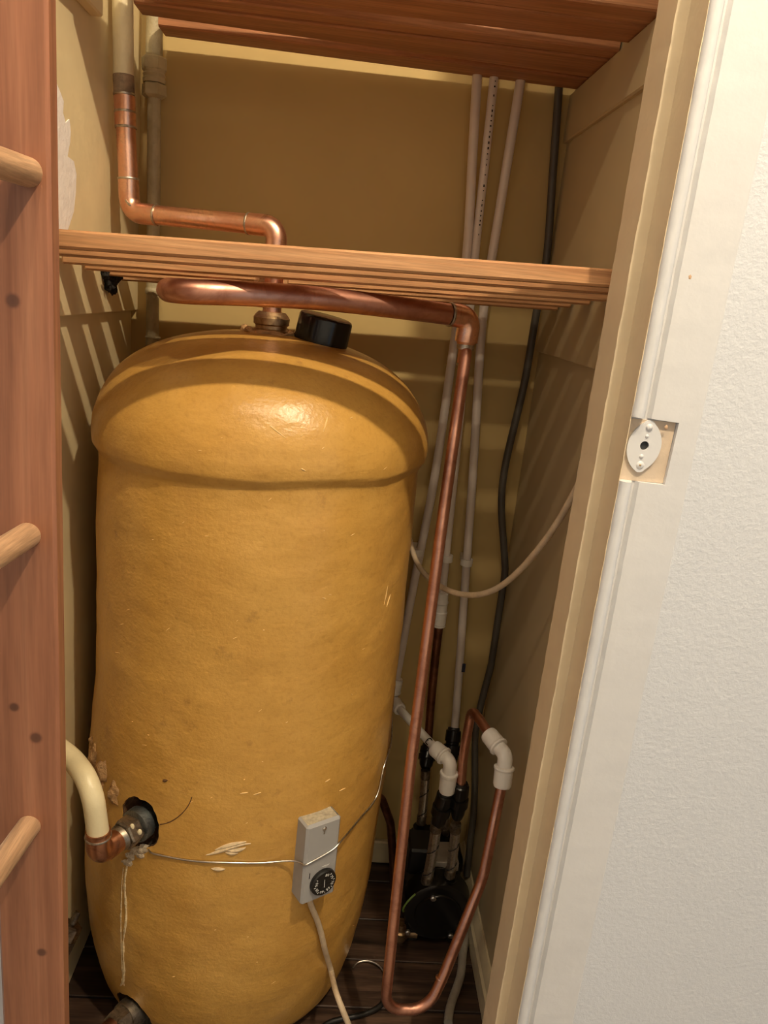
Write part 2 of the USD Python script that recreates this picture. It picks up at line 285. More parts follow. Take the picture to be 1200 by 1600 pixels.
def tall(poly, z0, z1, n, amp, seed):
    """A moulding run with a slightly lumpy paint edge."""
    P = np.asarray(poly, float); k = len(P); zs = np.linspace(z0, z1, n)
    V = np.array([[(x, yy, z) for x, yy in P] for z in zs]).reshape(-1, 3)
    V[:, :2] += amp * (np.stack([meshkit.fbm(V * [60, 60, 70], 3, seed + j) for j in range(2)], 1) - 0.5)
    f = []
    for i in range(n - 1):
        for j in range(k):
            a, b = i * k + j, i * k + (j + 1) % k; f += [(a, b, b + k), (a, b + k, a + k)]
    capp = trimesh.creation.triangulate_polygon(Polygon(P), engine='earcut')
    ct = np.asarray(capp[1])
    if np.cross(capp[0][ct[0][1]] - capp[0][ct[0][0]], capp[0][ct[0][2]] - capp[0][ct[0][0]]) < 0: ct = ct[:, ::-1]
    f = np.vstack([np.array(f), ct[:, ::-1], ct + (n - 1) * k])
    return trimesh.Trimesh(V, f, process=False)
ZT = 2.06
obj('lining', tall([(JX, YF), (JX + 0.0008, YF), (JX + 0.0008, YF + 0.011), (JX + 0.03, YF + 0.011), (JX + 0.03, 0.80), (JX, 0.80)], -0.004, ZT, 260, 0.0012, 3), CREAM, tr)
obj('stop', tall([(JX - 0.011, 0.7315), (JX - 0.009, 0.730), (JX + 0.002, 0.730), (JX + 0.002, 0.781), (JX - 0.011, 0.781)], -0.004, ZT, 260, 0.0016, 9), CREAM, tr)
tl = struct_group('trim_2', 'painted left jamb of the cupboard opening')
obj('lining', box(JL - 0.03, JL, YF, 0.80, -0.004, ZT), CREAM, tl); obj('stop', box(JL - 0.002, JL + 0.011, 0.730, 0.781, -0.004, ZT, 0.001), CREAM, tl)
th = struct_group('trim_3', 'painted head of the cupboard opening')
obj('lining', box(JL - 0.03, JX + 0.03, YF, 0.80, ZT, ZT + 0.03), CREAM, th)
obj('architrave', box(JL - 0.068, 0.332, YF - 0.004, YF + 0.012, ZT + 0.02, ZT + 0.085, 0.003), WHITE_GLOSS, th)
ar = [(JX + 0.0005, 0.708), (JX + 0.0003, 0.6905), (JX + 0.0022, 0.6868), (JX + 0.0055, 0.6848), (JX + 0.0095, 0.6855), (JX + 0.0125, 0.6890), (JX + 0.0148, 0.6972), (JX + 0.0180, 0.6978), (JX + 0.0208, 0.6928), (JX + 0.028, 0.6915), (0.330, 0.6922), (0.3325, 0.6940), (0.3325, 0.708)]
arch = tall(ar, -0.004, ZT + 0.05, 300, 0.0010, 21)
rz0, rz1, rx1 = at(1020, 756, Y=0.692)[2], at(1030, 658, Y=0.692)[2], at(1051, 705, Y=0.692)[0]
cutter = trimesh.convex.convex_hull(np.array([(xx, yy, zz) for xx, zz in ((0.25, rz0 + 0.001), (rx1 - 0.001, rz0), (rx1 + 0.0005, rz1), (0.25, rz1 + 0.003)) for yy in (0.66, 0.6975)]))
ta = struct_group('trim_4', 'white painted architrave right of the cupboard opening')
am = from_m3(to_m3(arch) - to_m3(cutter))
obj('moulding', am, WHITE_GLOSS, ta, smooth=40)
obj('bare_wood', box(JX + 0.001, rx1 - 0.0005, 0.6965, 0.699, rz0 + 0.0005, rz1 - 0.0005), plain('recess_wood', (0.66, 0.53, 0.40), 0.6, bump=0.3, scale=90, vary=0.12, vscale=40), ta, label='cut recess with beige painted wood')
struct('trim_5', box(JL - 0.068, JL - 0.0005, YF - 0.003, 0.708, -0.004, ZT + 0.05, 0.003), WHITE_GLOSS)

# ---------------------------------------------------------------- hot water cylinder
AX, AY, RR = -0.104, 1.075, 0.2225
PROF = [(0.0, 0.150), (0.006, 0.176), (0.022, 0.193), (0.05, 0.206), (0.10, 0.217), (0.16, 0.2245), (0.24, 0.2285), (0.34, 0.2295), (0.43, 0.2285), (0.50, 0.2255), (0.60, 0.2230), (0.72, 0.2225), (0.83, 0.2215), (0.868, 0.2195), (0.878, 0.2197), (0.885, 0.2235), (0.893, 0.2280), (0.906, 0.2292), (0.925, 0.2277), (0.945, 0.2225), (0.968, 0.2115), (0.990, 0.1950), (1.010, 0.1700), (1.026, 0.1380), (1.038, 0.098), (1.045, 0.055), (1.047, 0.02)]
from scipy.interpolate import PchipInterpolator
_s = np.array(PROF); RAD = PchipInterpolator(_s[:, 0], _s[:, 1])
def axis_x(z): return AX - 0.011 * np.clip((0.55 - z) / 0.3, 0, 1) ** 1.0
def rim_wave(ang, z):
    return 0.0075 * (meshkit.noise(np.stack([np.cos(ang) * 2.6 + 9, np.sin(ang) * 2.6 + 9, 0 * ang], -1), 5) - 0.5) + 0.006 * np.sin(ang + 2.6)
def jacket_pt(ang, z, off=0.0):
    ang, z = np.broadcast_arrays(np.asarray(ang, float), np.asarray(z, float))
    win = np.exp(-((z - 0.89) / 0.05) ** 2)
    r = RAD(np.clip(z - rim_wave(ang, z) * win, 0, 1.047))
    q = np.stack([np.cos(ang) * r, np.sin(ang) * r, z], -1)
    r = r + 0.0045 * (meshkit.fbm(q * 9, 3, 2) - 0.5) + 0.0022 * (meshkit.fbm(q * [26, 26, 34], 3, 8) - 0.5) + off
    return np.stack([axis_x(z) + r * np.cos(ang), AY + r * np.sin(ang), z + 0 * ang], -1)
zs = np.unique(np.r_[np.linspace(0, 0.06, 10), np.linspace(0.06, 0.84, 120), np.linspace(0.84, 1.0, 90), np.linspace(1.0, 1.047, 26)])
NA = 260
an = np.arange(NA) * 2 * np.pi / NA
V = np.array([jacket_pt(an, np.full(NA, z)) for z in zs]); nz = len(zs)
V = np.vstack([V.reshape(-1, 3), [[axis_x(0.0), AY, 0.0]], [[AX, AY, 1.0475]]])
i, j = np.meshgrid(np.arange(nz - 1), np.arange(NA), indexing='ij'); k = (j + 1) % NA
a, b, c, d = i * NA + j, i * NA + k, (i + 1) * NA + k, (i + 1) * NA + j
s_ = np.arange(NA); s1 = (s_ + 1) % NA; e_ = (nz - 1) * NA
F_ = np.vstack([np.stack([a, b, c], -1).reshape(-1, 3), np.stack([a, c, d], -1).reshape(-1, 3), np.stack([s1, s_, np.full(NA, nz * NA)], -1), np.stack([e_ + s_, e_ + s1, np.full(NA, nz * NA + 1)], -1)])
jm = trimesh.Trimesh(V, F_, process=False)
def surf(px, py, off=0.0):
    """Where the sight line through the pixel meets the jacket's side: (point, outward direction)."""
    d = CAM.T @ np.array([px - 600, py - 800, 1200.0]); d /= np.linalg.norm(d)
    lo, hi = 0.5, None
    for t in np.arange(0.6, 1.6, 0.002):
        p = EYE + t * d
        if 0 < p[2] < 1.047:
            ang = math.atan2(p[1] - AY, p[0] - axis_x(p[2])); s = jacket_pt(ang, p[2], off)
            if math.hypot(p[0] - axis_x(p[2]), p[1] - AY) <= math.hypot(s[0] - axis_x(p[2]), s[1] - AY): break
    a_, b_ = t - 0.002, t
    for _ in range(12):
        t = (a_ + b_) / 2; p = EYE + t * d; ang = math.atan2(p[1] - AY, p[0] - axis_x(p[2])); s = jacket_pt(ang, p[2], off)
        if math.hypot(p[0] - axis_x(p[2]), p[1] - AY) <= math.hypot(s[0] - axis_x(p[2]), s[1] - AY): b_ = t
        else: a_ = t
    return p, np.array([math.cos(ang), math.sin(ang), 0.0])
h1, n1 = surf(217, 1287); h2, n2 = surf(210, 1586)
def pocket(p, n, rx, rz, depth, seed):
    p = p - n * 0.014; u = np.cross(n, [0, 0, 1.0]); m = trimesh.creation.icosphere(4, 1.0); v = np.array(m.vertices)
    v *= (1 + 0.30 * (meshkit.fbm(v * 2.2, 3, seed) - 0.5))[:, None]
    m.vertices = p + v[:, :1] * u * rx + v[:, 1:2] * n * depth + v[:, 2:] * np.array([0, 0, rz]); return m
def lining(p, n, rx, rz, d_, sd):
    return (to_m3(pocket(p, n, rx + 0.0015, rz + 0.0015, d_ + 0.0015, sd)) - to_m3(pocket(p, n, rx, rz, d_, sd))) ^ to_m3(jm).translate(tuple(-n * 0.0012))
jack = to_m3(jm) - to_m3(pocket(h1, n1, 0.0335, 0.0395, 0.0415, 3)) - to_m3(pocket(h2, n2, 0.0385, 0.0475, 0.0415, 6))
hw = thing('hot_water_cylinder', 'tall ochre foam-lagged hot water cylinder with domed top filling the cupboard', 'hot water cylinder', (AX, AY, 0))
jk = obj('jacket', from_m3(jack), JACKET, hw, smooth=50)
obj('tank_wall', tube([(axis_x(0), AY, 0.02), (axis_x(0.2), AY, 0.2), (AX, AY, 0.6), (AX, AY, 0.9)], 0.192, 60), BLUE_METAL, hw, label='dark metal tank wall seen in the holes of the foam')
bz = 1.046
SHADE_BROWN = plain('shade_brown_foam', (0.13, 0.065, 0.028), 0.9, bump=1.0, scale=250, vary=0.6, vscale=70)  # dark brown that paints the shade inside the jacket holes
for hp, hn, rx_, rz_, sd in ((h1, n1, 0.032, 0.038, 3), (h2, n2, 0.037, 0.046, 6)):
    obj('hole_shade', from_m3(lining(hp, hn, rx_, rz_, 0.040, sd)), SHADE_BROWN, hw, smooth=40, label='thin dark brown lining painted as the shade inside the hole')
obj('top_boss', cat(lathe([(0, 0.0235), (0.006, 0.025), (0.010, 0.025), (0.012, 0.0215), (0.016, 0.0215), (0.018, 0.024), (0.026, 0.0245), (0.030, 0.022), (0.034, 0.018)], (AX, AY, bz - 0.006), (AX, AY, 2))), BRASS, hw, label='brass boss in the top of the cylinder')
cx_, cy_ = at(503, 515, Y=1.06)[0], 1.06
cz_ = 1.0445
u_ = np.array([0.16, -0.05, 1.0]); u_ /= np.linalg.norm(u_)
obj('immersion_heater_cap', lathe([(-0.012, 0.034), (0.0, 0.0365), (0.028, 0.0360), (0.031, 0.0345), (0.0325, 0.031)], (cx_, cy_, cz_), np.array([cx_, cy_, cz_]) + u_, 40), BLACK, hw, label='black plastic immersion heater cap')
# torn foam collar around the boss, cracks, gouges, drips
obj('foam_rim', tube([np.array([AX + (0.034 + 0.004 * math.sin(5 * q)) * math.cos(q), AY + 0.034 * math.sin(q), 1.0465 + 0.002 * math.sin(7 * q)]) for q in np.linspace(0, 2 * math.pi, 40)], [0.0045 + 0.002 * math.sin(9 * q) for q in np.linspace(0, 2 * math.pi, 40)], 8), FOAM, hw, label='ragged foam edge around the top boss')
def on_jacket(pts, r, mat, name, off=0.0, n=14, squash=1.0):
    P = [surf(*q)[0] + surf(*q)[1] * off for q in pts]
    P = spline(P, n) if len(P) > 2 else np.linspace(P[0], P[-1], 4)
    return obj(name, tube(P, r, 7), mat, hw)
on_jacket([(250, 1288), (266, 1284), (280, 1275), (292, 1262), (300, 1245)], 0.0007, CRACK, 'crack')
lime = []
for x0, pts in enumerate(([(199, 1352), (196, 1400), (197, 1440), (193, 1470), (194, 1510), (188, 1540)], [(193, 1355), (190, 1400), (189, 1440), (190, 1490), (194, 1540)])):
    P = spline([surf(*q)[0] for q in pts], 60); rr = 0.0009 + 0.0018 * meshkit.fbm(P * 120, 2, x0) ** 2 * 2
    lime.append(tube(P, rr if x0 == 0 else rr * 0.6, 7))
obj('limescale_drip', cat(*lime), LIME, hw, label='pale limescale drip running down from the side connection')
for k, q in enumerate(((214, 1330), (222, 1336), (208, 1338), (203, 1348), (226, 1328))):
    p, n = surf(*q); ms = trimesh.creation.icosphere(2, 1.0); v = np.array(ms.vertices); v *= (0.5 + 1.0 * meshkit.fbm(v * 2, 3, 40 + k))[:, None]
    ms.vertices = v * [0.010, 0.003, 0.007] + p - n * 0.0012; obj('scale_crust', ms, plain('crust', (0.45, 0.36, 0.25), 0.85, bump=1.0, scale=300, vary=0.4, vscale=150) if k == 0 else '/World/Looks/crust', hw)
smear = []
for pts in ([(322, 1336), (345, 1329), (366, 1322), (392, 1318)], [(336, 1328), (360, 1320), (385, 1315)], [(352, 1332), (372, 1333)], [(330, 1357), (352, 1358)], [(345, 1325), (370, 1328), (384, 1324)]):
    P = [surf(*q)[0] for q in pts]; P = spline(P, 12) if len(P) > 2 else np.linspace(P[0], P[-1], 5)
    smear.append(tube(P, [0.0006 + 0.0026 * math.sin(math.pi * t) for t in np.linspace(0, 1, len(P))], 7))
sm = cat(*smear); v = np.array(sm.vertices); rel = v - [AX, AY, 0]; rad = np.hypot(rel[:, 0], rel[:, 1])
obj('plaster_smear', sm, plain('smear', (0.66, 0.50, 0.30), 0.8, vary=0.25, vscale=200), hw, label='whitish smear on the jacket')
rg = random.Random(9)
spots = [((421, 665), (447, 685)), ((512, 652), (505, 675)), ((604, 948), (610, 928)), ((600, 945), (606, 915)), ((375, 1240), (388, 1238)), ((396, 1242), (408, 1238)), ((470, 732), (478, 736)), ((530, 1236), (540, 1231)), ((508, 1222), (516, 1217))]
fl_ = []
for p0, p1 in spots:
    fl_.append(tube(np.linspace(surf(*p0)[0], surf(*p1)[0], 4), [0.0004, 0.0011, 0.0010, 0.0003], 6))
for _ in range(46):
    x, yy = rg.uniform(170, 600), rg.uniform(620, 1560); w = rg.uniform(2, 7)
    if x < 260 and yy > 1200: continue
    try: fl_.append(tube(np.linspace(surf(x, yy)[0], surf(x + w, yy - w * rg.uniform(-0.3, 0.9))[0], 3), [0.0003, rg.uniform(0.0004, 0.0009), 0.0003], 6))
    except Exception: pass
key(obj('gouge', cat(*fl_), FLECK, hw), label='small pale nicks in the foam', kind='stuff')
P = [surf(254, 1220)[0], surf(262, 1219)[0]]
obj('pock_mark', tube(np.linspace(P[0], P[1], 4), [0.0007, 0.0022, 0.0018, 0.0006], 7), CRACK, hw)
# chunk of torn foam left of the side connection
for (px, py, s, sd) in ((134, 1184, 0.021, 1), (148, 1212, 0.023, 2), (166, 1244, 0.021, 3), (130, 1164, 0.015, 4)):
    m = trimesh.creation.icosphere(3, 1.0); v = np.array(m.vertices); v *= (0.6 + 0.9 * meshkit.fbm(v * 2.0, 4, sd))[:, None]
    p, n = surf(px + 14, py); m.vertices = v * s * np.array([0.7, 0.45, 1.0]) + p - n * 0.007; obj('torn_foam', m, FOAM, hw, label='torn brown foam edge beside the painted pipe')

# ---------------------------------------------------------------- thermostat on the jacket, its strap and its cable
tc, tn = surf(488, 1328); tz = tc[2]
tu = np.array([-tn[1], tn[0], 0.0])          # to the right seen from outside is -cross
tu = tu if tu[0] > 0 else -tu
tilt = 0.0
tv = np.array([0, 0, 1.0]) * math.cos(tilt) + tu * math.sin(tilt); tu2 = tu * math.cos(tilt) - np.array([0, 0, 1.0]) * math.sin(tilt)
th_ = thing('cylinder_thermostat', 'grey box thermostat with a round black numbered dial strapped to the cylinder', 'thermostat', tc)
def tl_(m): q = np.array(m.vertices); m.vertices = tc + q[:, :1] * tu2 + q[:, 1:2] * tn + q[:, 2:] * tv; m.invert() if np.linalg.det(np.array([tu2, tn, tv])) < 0 else None; return m
W2, H2, D0, D1 = 0.0262, 0.0625, -0.008, 0.025
shell = from_m3(to_m3(box(-W2, W2, D0, D1, -H2, H2, 0.0035)) - to_m3(box(-W2 + 0.0025, W2 - 0.0025, D0 - 0.01, D1 - 0.004, H2 - 0.004, H2 + 0.01)))
obj('casing', tl_(shell), GREY_BOX, th_, smooth=30)
obj('top_cover', tl_(box(-W2 + 0.003, W2 - 0.003, D0, D1 - 0.0045, H2 - 0.006, H2 - 0.0012, 0.0006)), GREY_TOP, th_, label='worn stained top of the thermostat')
obj('screw', tl_(cat(lathe([(0, 0.0032), (0.0012, 0.0032), (0.0022, 0.0018)], (0.0, D1 - 0.0005, 0.052), (0.0, 1, 0.052)), box(-0.0008, 0.0008, D1 - 0.001, D1 + 0.0006, 0.044, 0.049))), STEEL, th_)
DZ, DX = -0.0325, 0.004
dial = obj('dial', tl_(lathe([(-0.002, 0.0185), (0.0, 0.0195), (0.0045, 0.0190), (0.006, 0.0175)], (DX, D1, DZ), (DX, 1, DZ), 40)), BLACK_M, th_, label='round black thermostat dial')
def face_text(s, h, x, z, rot):
    m = meshkit.text_mesh(s, h, 0.0005); v = np.array(m.vertices); v[:, :2] -= (v[:, :2].min(0) + v[:, :2].max(0)) / 2
    c_, s2 = math.cos(rot), math.sin(rot); xx, zz = v[:, 0] * c_ - v[:, 1] * s2, v[:, 0] * s2 + v[:, 1] * c_
    m.vertices = np.stack([x + xx, D1 + 0.0058 + v[:, 2], z + zz], 1); m.invert(); return m
dm = []
for k, s in enumerate(('80', '75', '70', '65', '60', '55', '50')):
    q = math.radians(75 - 45 * k); dm.append(face_text(s, 0.0036, DX + 0.0128 * math.cos(q), DZ + 0.0128 * math.sin(q), q - math.pi / 2))
for k in range(7):
    q = math.radians(52 - 45 * k); dm.append(box(-0.0004, 0.0004, D1 + 0.0058, D1 + 0.0063, -0.0012, 0.0012)); v = dm[-1].vertices.copy(); xx = v[:, 0] * math.sin(q) + v[:, 2] * math.cos(q); zz = -v[:, 0] * math.cos(q) + v[:, 2] * math.sin(q)
    dm[-1].vertices = np.stack([xx + DX + 0.0148 * math.cos(q), v[:, 1], zz + DZ + 0.0148 * math.sin(q)], 1)
dm.append(box(DX - 0.0004, DX + 0.0004, D1 + 0.0058, D1 + 0.0063, DZ - 0.006, DZ + 0.006))
key(obj('dial_markings', tl_(cat(*dm)), MARK_W, dial, smooth=False), label='white numerals of the dial')
obj('pointer', tl_(prism([(DX - 0.003, -0.0085), (DX + 0.009, -0.0085), (DX + 0.003, -0.0125)], D1 - 0.0005, D1 + 0.0006)), plain('pointer_grey', (0.5, 0.49, 0.47), 0.4), th_)
obj('slot', tl_(box(-0.0175, -0.0162, D1 - 0.0005, D1 + 0.0002, -0.021, -0.012)), MARK_B, th_)
sp = [surf(*q) for q in ((236, 1329), (250, 1334), (300, 1343), (360, 1346), (415, 1346))]
P = [surf(226, 1322, 0.0)[0] - n1 * 0.015] + [p + n * 0.0022 for p, n in sp]
lx = lambda x, yv, z: tc + tu2 * x + tn * yv + tv * z
zS = 0.006
P += [lx(-W2 - 0.004, D1 - 0.012, zS - 0.003), lx(-W2 + 0.0005, D1 - 0.001, zS - 0.002), lx(-W2 + 0.006, D1 + 0.0012, zS), lx(W2 - 0.010, D1 + 0.0012, zS + 0.008), lx(W2 + 0.0005, D1 - 0.0006, zS + 0.013)]
wa_, wb_ = P[-1], surf(582, 1252)[0] + surf(582, 1252)[1] * 0.002
P += [wa_ + (wb_ - wa_) * q for q in (0.33, 0.66)]
P += [p + n * 0.002 for p, n in (surf(582, 1252), surf(591, 1230), surf(597, 1200))] 
pe = P[-1]
for k in range(1, 7):
    q = math.atan2(pe[1] - AY, pe[0] - AX) + 0.16 * k; P.append(jacket_pt(q, pe[2] + 0.012 * k, 0.002))
single('strap_wire', tube(spline(P, 110), 0.0014, 10), STEEL, 'thin metal wire strap running round the ochre cylinder and over the thermostat', 'wire')
P = [lx(-0.006, 0.012, -H2 + 0.008), lx(-0.006, 0.013, -H2 - 0.006)] + [surf(*q)[0] + surf(*q)[1] * 0.006 for q in ((494, 1440), (503, 1478), (513, 1515))] + [at(527, 1556, Y=0.862), at(545, 1602, Y=0.845), at(556, 1640, Y=0.83)]
P[-1][2] = max(P[-1][2], 0.006); P[-2][2] = max(P[-2][2], 0.006)
single('thermostat_cable', tube(spline(P, 50), 0.0042, 14), CREAM_CABLE, 'beige cable hanging from the thermostat down the cylinder to the floor', 'cable')

# ---------------------------------------------------------------- vent pipe from the upper left down to the cylinder top
vp = thing('vent_pipe', 'bright copper pipe coming down the left wall, elbowed across above the lower shelf', 'pipe')
VR = 0.0128
YV = 1.15
a0, a1 = at(191, -60, Y=YV), at(193, 122, Y=YV); a2 = at(199, 325, Y=YV)
obj('painted_section', tube(np.array([a0, (a0 + a1) / 2, a1]), VR + 0.0004, 24), PAINT_PIPE, vp, label='cream painted upper length of the pipe')
corner = at(203, 331, Y=YV); hor = at(412, 345, Y=1.085); hor[2] = corner[2] + (hor[2] - corner[2])
dropx = np.array([AX + 0.001, AY, 0])
hz = corner[2] - 0.001
pth = fillet([a1, np.array([corner[0], YV, hz]), np.array([AX, AY, hz - 0.002]), np.array([AX, AY, 1.068])], [0.020, 0.020], 0.003)
obj('copper_run', tube(pth, VR, 24), COPPER, vp)
down = (np.array([corner[0], YV, hz]) - a1); down /= np.linalg.norm(down)
acr = np.array([AX, AY, hz - 0.002]) - np.array([corner[0], YV, hz]); acl = np.linalg.norm(acr); acr /= acl
c0 = np.array([corner[0], YV, hz])
def zpt(py): q = at(195, py, Y=YV); t = (q[2] - a1[2]) / down[2]; return a1 + down * t
obj('coupling', tube(np.array([zpt(151), zpt(175), zpt(198)]), VR + 0.0012, 24), COPPER, vp)
obj('elbow', tube(fillet([c0 - down * 0.042, c0, c0 + acr * 0.042], 0.020, 0.003), VR + 0.0011, 24), COPPER, vp)
c1 = np.array([AX, AY, hz - 0.002])
obj('elbow', tube(fillet([c1 - acr * 0.040, c1, c1 - np.array([0, 0, 0.036])], 0.020, 0.003), VR + 0.0011, 24), COPPER, vp)
for p, u in ((zpt(148), down), (zpt(175), down), (zpt(199), down), (c0 - down * 0.043, down), (c0 - down * 0.012 + acr * 0.006, acr - down), (c0 + acr * 0.043, acr), (c1 - acr * 0.041, acr), (c1 - np.array([0, 0, 0.03]), (0, 0, 1))):
    obj('solder_ring', ring(p, u, VR + 0.0008, 0.0030, 0.0009), SOLDER, vp)
obj('scorched_band', tube(np.array([zpt(118), zpt(126), zpt(146)]), VR + 0.0007, 24), plain('scorched_paint', (0.22, 0.15, 0.09), 0.7, vary=0.7, vscale=70), vp, label='scorched paint above the coupling')

# ---------------------------------------------------------------- outlet pipe: fat run under the shelf, elbow, long thin drop and the U back up
op = thing('outlet_pipe', 'fat tarnished copper pipe under the shelf turning down into a long thin copper drop', 'pipe')
fr = 0.0138
zf = 1.092
L = [at(300, 456, Y=0.895), at(360, 458, Y=0.905), at(480, 465, Y=0.945), at(560, 473, Y=0.975), at(640, 483, Y=1.005), at(700, 491, Y=1.028)]
loop = [np.array([AX + 0.004, AY - 0.004, zf]), np.array([AX - 0.05, AY - 0.012, zf]), np.array([-0.196, 1.010, zf - 0.001]), np.array([-0.2135, 0.955, zf - 0.001]), np.array([-0.197, 0.907, zf])]
fat = spline(loop + L, 90)
obj('fat_run', tube(fat, fr, 26), COPPER_OLD, op)
wr_ = []
for k, q in enumerate((0.8, 1.05, 1.3, 1.6, 1.9, 2.2)):
    c_ = np.array([-0.213 + 0.001 * k, 0.955 - 0.009 * (k - 2), zf - 0.001]); 
    wr_.append(tube([c_ + np.array([-0.0128, 0.0 + 0.004 * math.sin(3 * t + k), 0.011 * t]) + np.array([0.004 * t * t, 0, 0]) for t in np.linspace(-1, 1, 9)], [0.0004 + 0.0011 * (1 - t * t) for t in np.linspace(-1, 1, 9)], 7))
obj('bend_wrinkles', cat(*wr_), COPPER_OLD, op)
e0 = at(722, 494, Y=1.036); tip = L[-1]
dirh = (e0 - tip) / np.linalg.norm(e0 - tip)
top = at(742, 503, Y=1.045); e1 = at(731, 530, Y=1.036)
ez = np.array([e1[0], e1[1], e0[2]])
ez = e0 + dirh * 0.012
obj('elbow', tube(fillet([tip + dirh * 0.002, ez, np.array([ez[0] - 0.001, ez[1], e1[2] - 0.004])], 0.017, 0.003), fr + 0.0014, 26), COPPER, op)
obj('reducer', lathe([(0, fr + 0.001), (0.004, fr + 0.0008), (0.012, 0.0100), (0.018, 0.0088), (0.034, 0.0088)], (ez[0] - 0.001, ez[1], e1[2] + 0.002), (ez[0] - 0.001, ez[1], -1)), COPPER, op)
obj('solder_ring', ring(tip + dirh * 0.003, dirh, fr + 0.0010, 0.0034, 0.0010), SOLDER, op)
obj('solder_ring', ring((ez[0] - 0.001, ez[1], e1[2] - 0.008), (0, 0, 1), 0.0108, 0.012, 0.0008), SOLDER, op)
obj('solder_ring', ring((ez[0] - 0.001, ez[1], e1[2] - 0.034), (0, 0, 1), 0.0085, 0.0034, 0.0008), SOLDER, op)
tr_ = 0.0080
p_top = np.array([ez[0] - 0.001, ez[1], e1[2] - 0.012])
drop = [p_top, at(728, 550, Y=1.034), at(689, 830, Y=0.99), at(641, 1200, Y=0.935), at(609, 1500, Y=0.885)]
bot = [at(604, 1560, Y=0.88), at(648, 1577, Y=0.885), at(692, 1527, Y=0.90)]
dl = fillet([drop[0], drop[1], drop[2], drop[3], drop[4], at(601, 1578, Y=0.88), at(668, 1577, Y=0.888), at(693, 1525, Y=0.90), at(755, 1370, Y=0.945), at(784, 1225, Y=0.985)], [0.5, 2.0, 2.0, 0.6, 0.030, 0.055, 0.5, 0.14], 0.004)
obj('thin_run', tube(dl, tr_, 20), COPPER_OLD, op)
pd = at(689, 1531, Y=0.90); pu = at(755, 1370, Y=0.945) - at(693, 1525, Y=0.90)
obj('joint_ridge', ring(pd + pu * 0.01, pu, tr_, 0.004, 0.0014), COPPER, op)

# ---------------------------------------------------------------- push-fit fittings and plastic pipes
def push_elbow(name, label, A, C, B, r=0.0135, mat=None, stub=0.030):
    """Socket at A and socket at B, bend through C."""
    mat = mat or PLASTIC_W; A, C, B = map(np.asarray, (A, C, B))
    t = thing(name, label, 'pipe fitting', C)
    obj('bend', tube(fillet([C + (A - C) * 0.5, C, C + (B - C) * 0.5], 0.012, 0.002), r * 0.80, 22), mat, t)
    for Pq in (A, B):
        u = (Pq - C) / np.linalg.norm(Pq - C); l = np.linalg.norm(Pq - C)
        obj('socket', lathe([(l * 0.34, r * 0.84), (l * 0.36, r * 1.07), (l * 0.42, r * 1.10), (l * 0.46, r * 1.02), (l * 0.50, r), (l * 0.92, r * 0.97), (l * 1.0, r * 0.88), (l * 1.0, r * 0.6)], C, Pq), mat, t)
    return t
def black_connector(name, label, a, b, r=0.0135):
    t = thing(name, label, 'pipe connector', a); l = np.linalg.norm(np.asarray(b) - a)
    obj('body', lathe([(0, r * 0.75), (0.002, r * 0.95), (l * 0.30, r), (l * 0.32, r * 0.86), (l * 0.38, r * 0.86), (l * 0.40, r * 1.08), (l * 0.62, r * 1.08), (l * 0.66, r * 0.9), (l * 0.85, r * 0.82), (l, r * 0.6)], a, b), BLACK, t)
    obj('release_collar', lathe([(-0.004, r * 0.62), (-0.004, r * 0.72), (0.001, r * 0.78)], a, b), BLACK_M, t)
    return t
def hose(label, pts, r=0.0078):
    t = thing('braided_hose', label, 'hose', pts[0]); P = spline(pts, 40)
    obj('tube', tube(P, r, 32, profile=lambda q: 1 + 0.11 * np.cos(7 * q)), HOSE, t)
    tt, A, B = frames(P); s = np.arange(40); q = s * 2 * math.pi * 2.6 / 40
    obj('spiral_strand', tube(P + (r * 1.05) * (np.cos(q)[:, None] * A + np.sin(q)[:, None] * B), 0.0009, 6), MARK_B, t)
    for e, o in ((0, 1), (-1, -2)):
        u = P[o] - P[e]; u /= np.linalg.norm(u)
        obj('crimp_collar', lathe([(-0.004, r * 0.9), (-0.004, r * 1.18), (0.012, r * 1.22), (0.0145, r * 1.05), (0.0145, r * 0.9)], P[e], P[e] + u), GREY_METAL, t)
    return t
YP = 1.285
def straight(pts, Y): return np.array([at(*q, Y=Y) if len(q) == 2 else at(q[0], q[1], Y=q[2]) for q in pts])
PR = 0.0074
wA = thing('plastic_pipe', 'leftmost of the three white plastic pipes on the back wall, passing behind the copper elbow', 'pipe')
obj('pipe', tube(spline(straight([(748, 80), (745, 130), (737, 270), (729, 400), (712, 520), (680, 740), (655, 870), (634, 980), (619, 1062)], YP), 60), PR, 18), PLASTIC, wA)
wB = thing('plastic_pipe', 'middle white plastic pipe on the back wall carrying a line of small black print', 'pipe')
pb = spline(straight([(776, 80), (771, 130), (756, 270), (742, 400), (731, 520), (714, 700), (697, 870), (691, 930)], YP), 60)
obj('pipe', tube(pb, PR * 0.92, 18), PLASTIC, wB)
mk = []
rg = random.Random(3)
for k in range(34):
    s = 4 + k * 0.5 + rg.uniform(-0.05, 0.05)
    if s > 21 or rg.random() < 0.16: continue
    i0 = int(s); p = pb[i0] + (pb[i0 + 1] - pb[i0]) * (s - i0); u = pb[i0 + 1] - pb[i0]; u /= np.linalg.norm(u)
    o = np.array([0.22, -0.975, 0]); o /= np.linalg.norm(o); g = np.cross(u, o)
    h, w = rg.uniform(0.0008, 0.0018), rg.uniform(0.0012, 0.0034)
    bx = trimesh.creation.box([1, 1, 1]); v = bx.vertices; bx.vertices = p + o * (PR * 0.92) + v[:, :1] * g * h * 1.3 + v[:, 1:2] * o * 0.0006 + v[:, 2:] * u * w; mk.append(bx)
obj('print', cat(*mk), MARK_B, wB, smooth=False, label='line of tiny black print along the pipe')
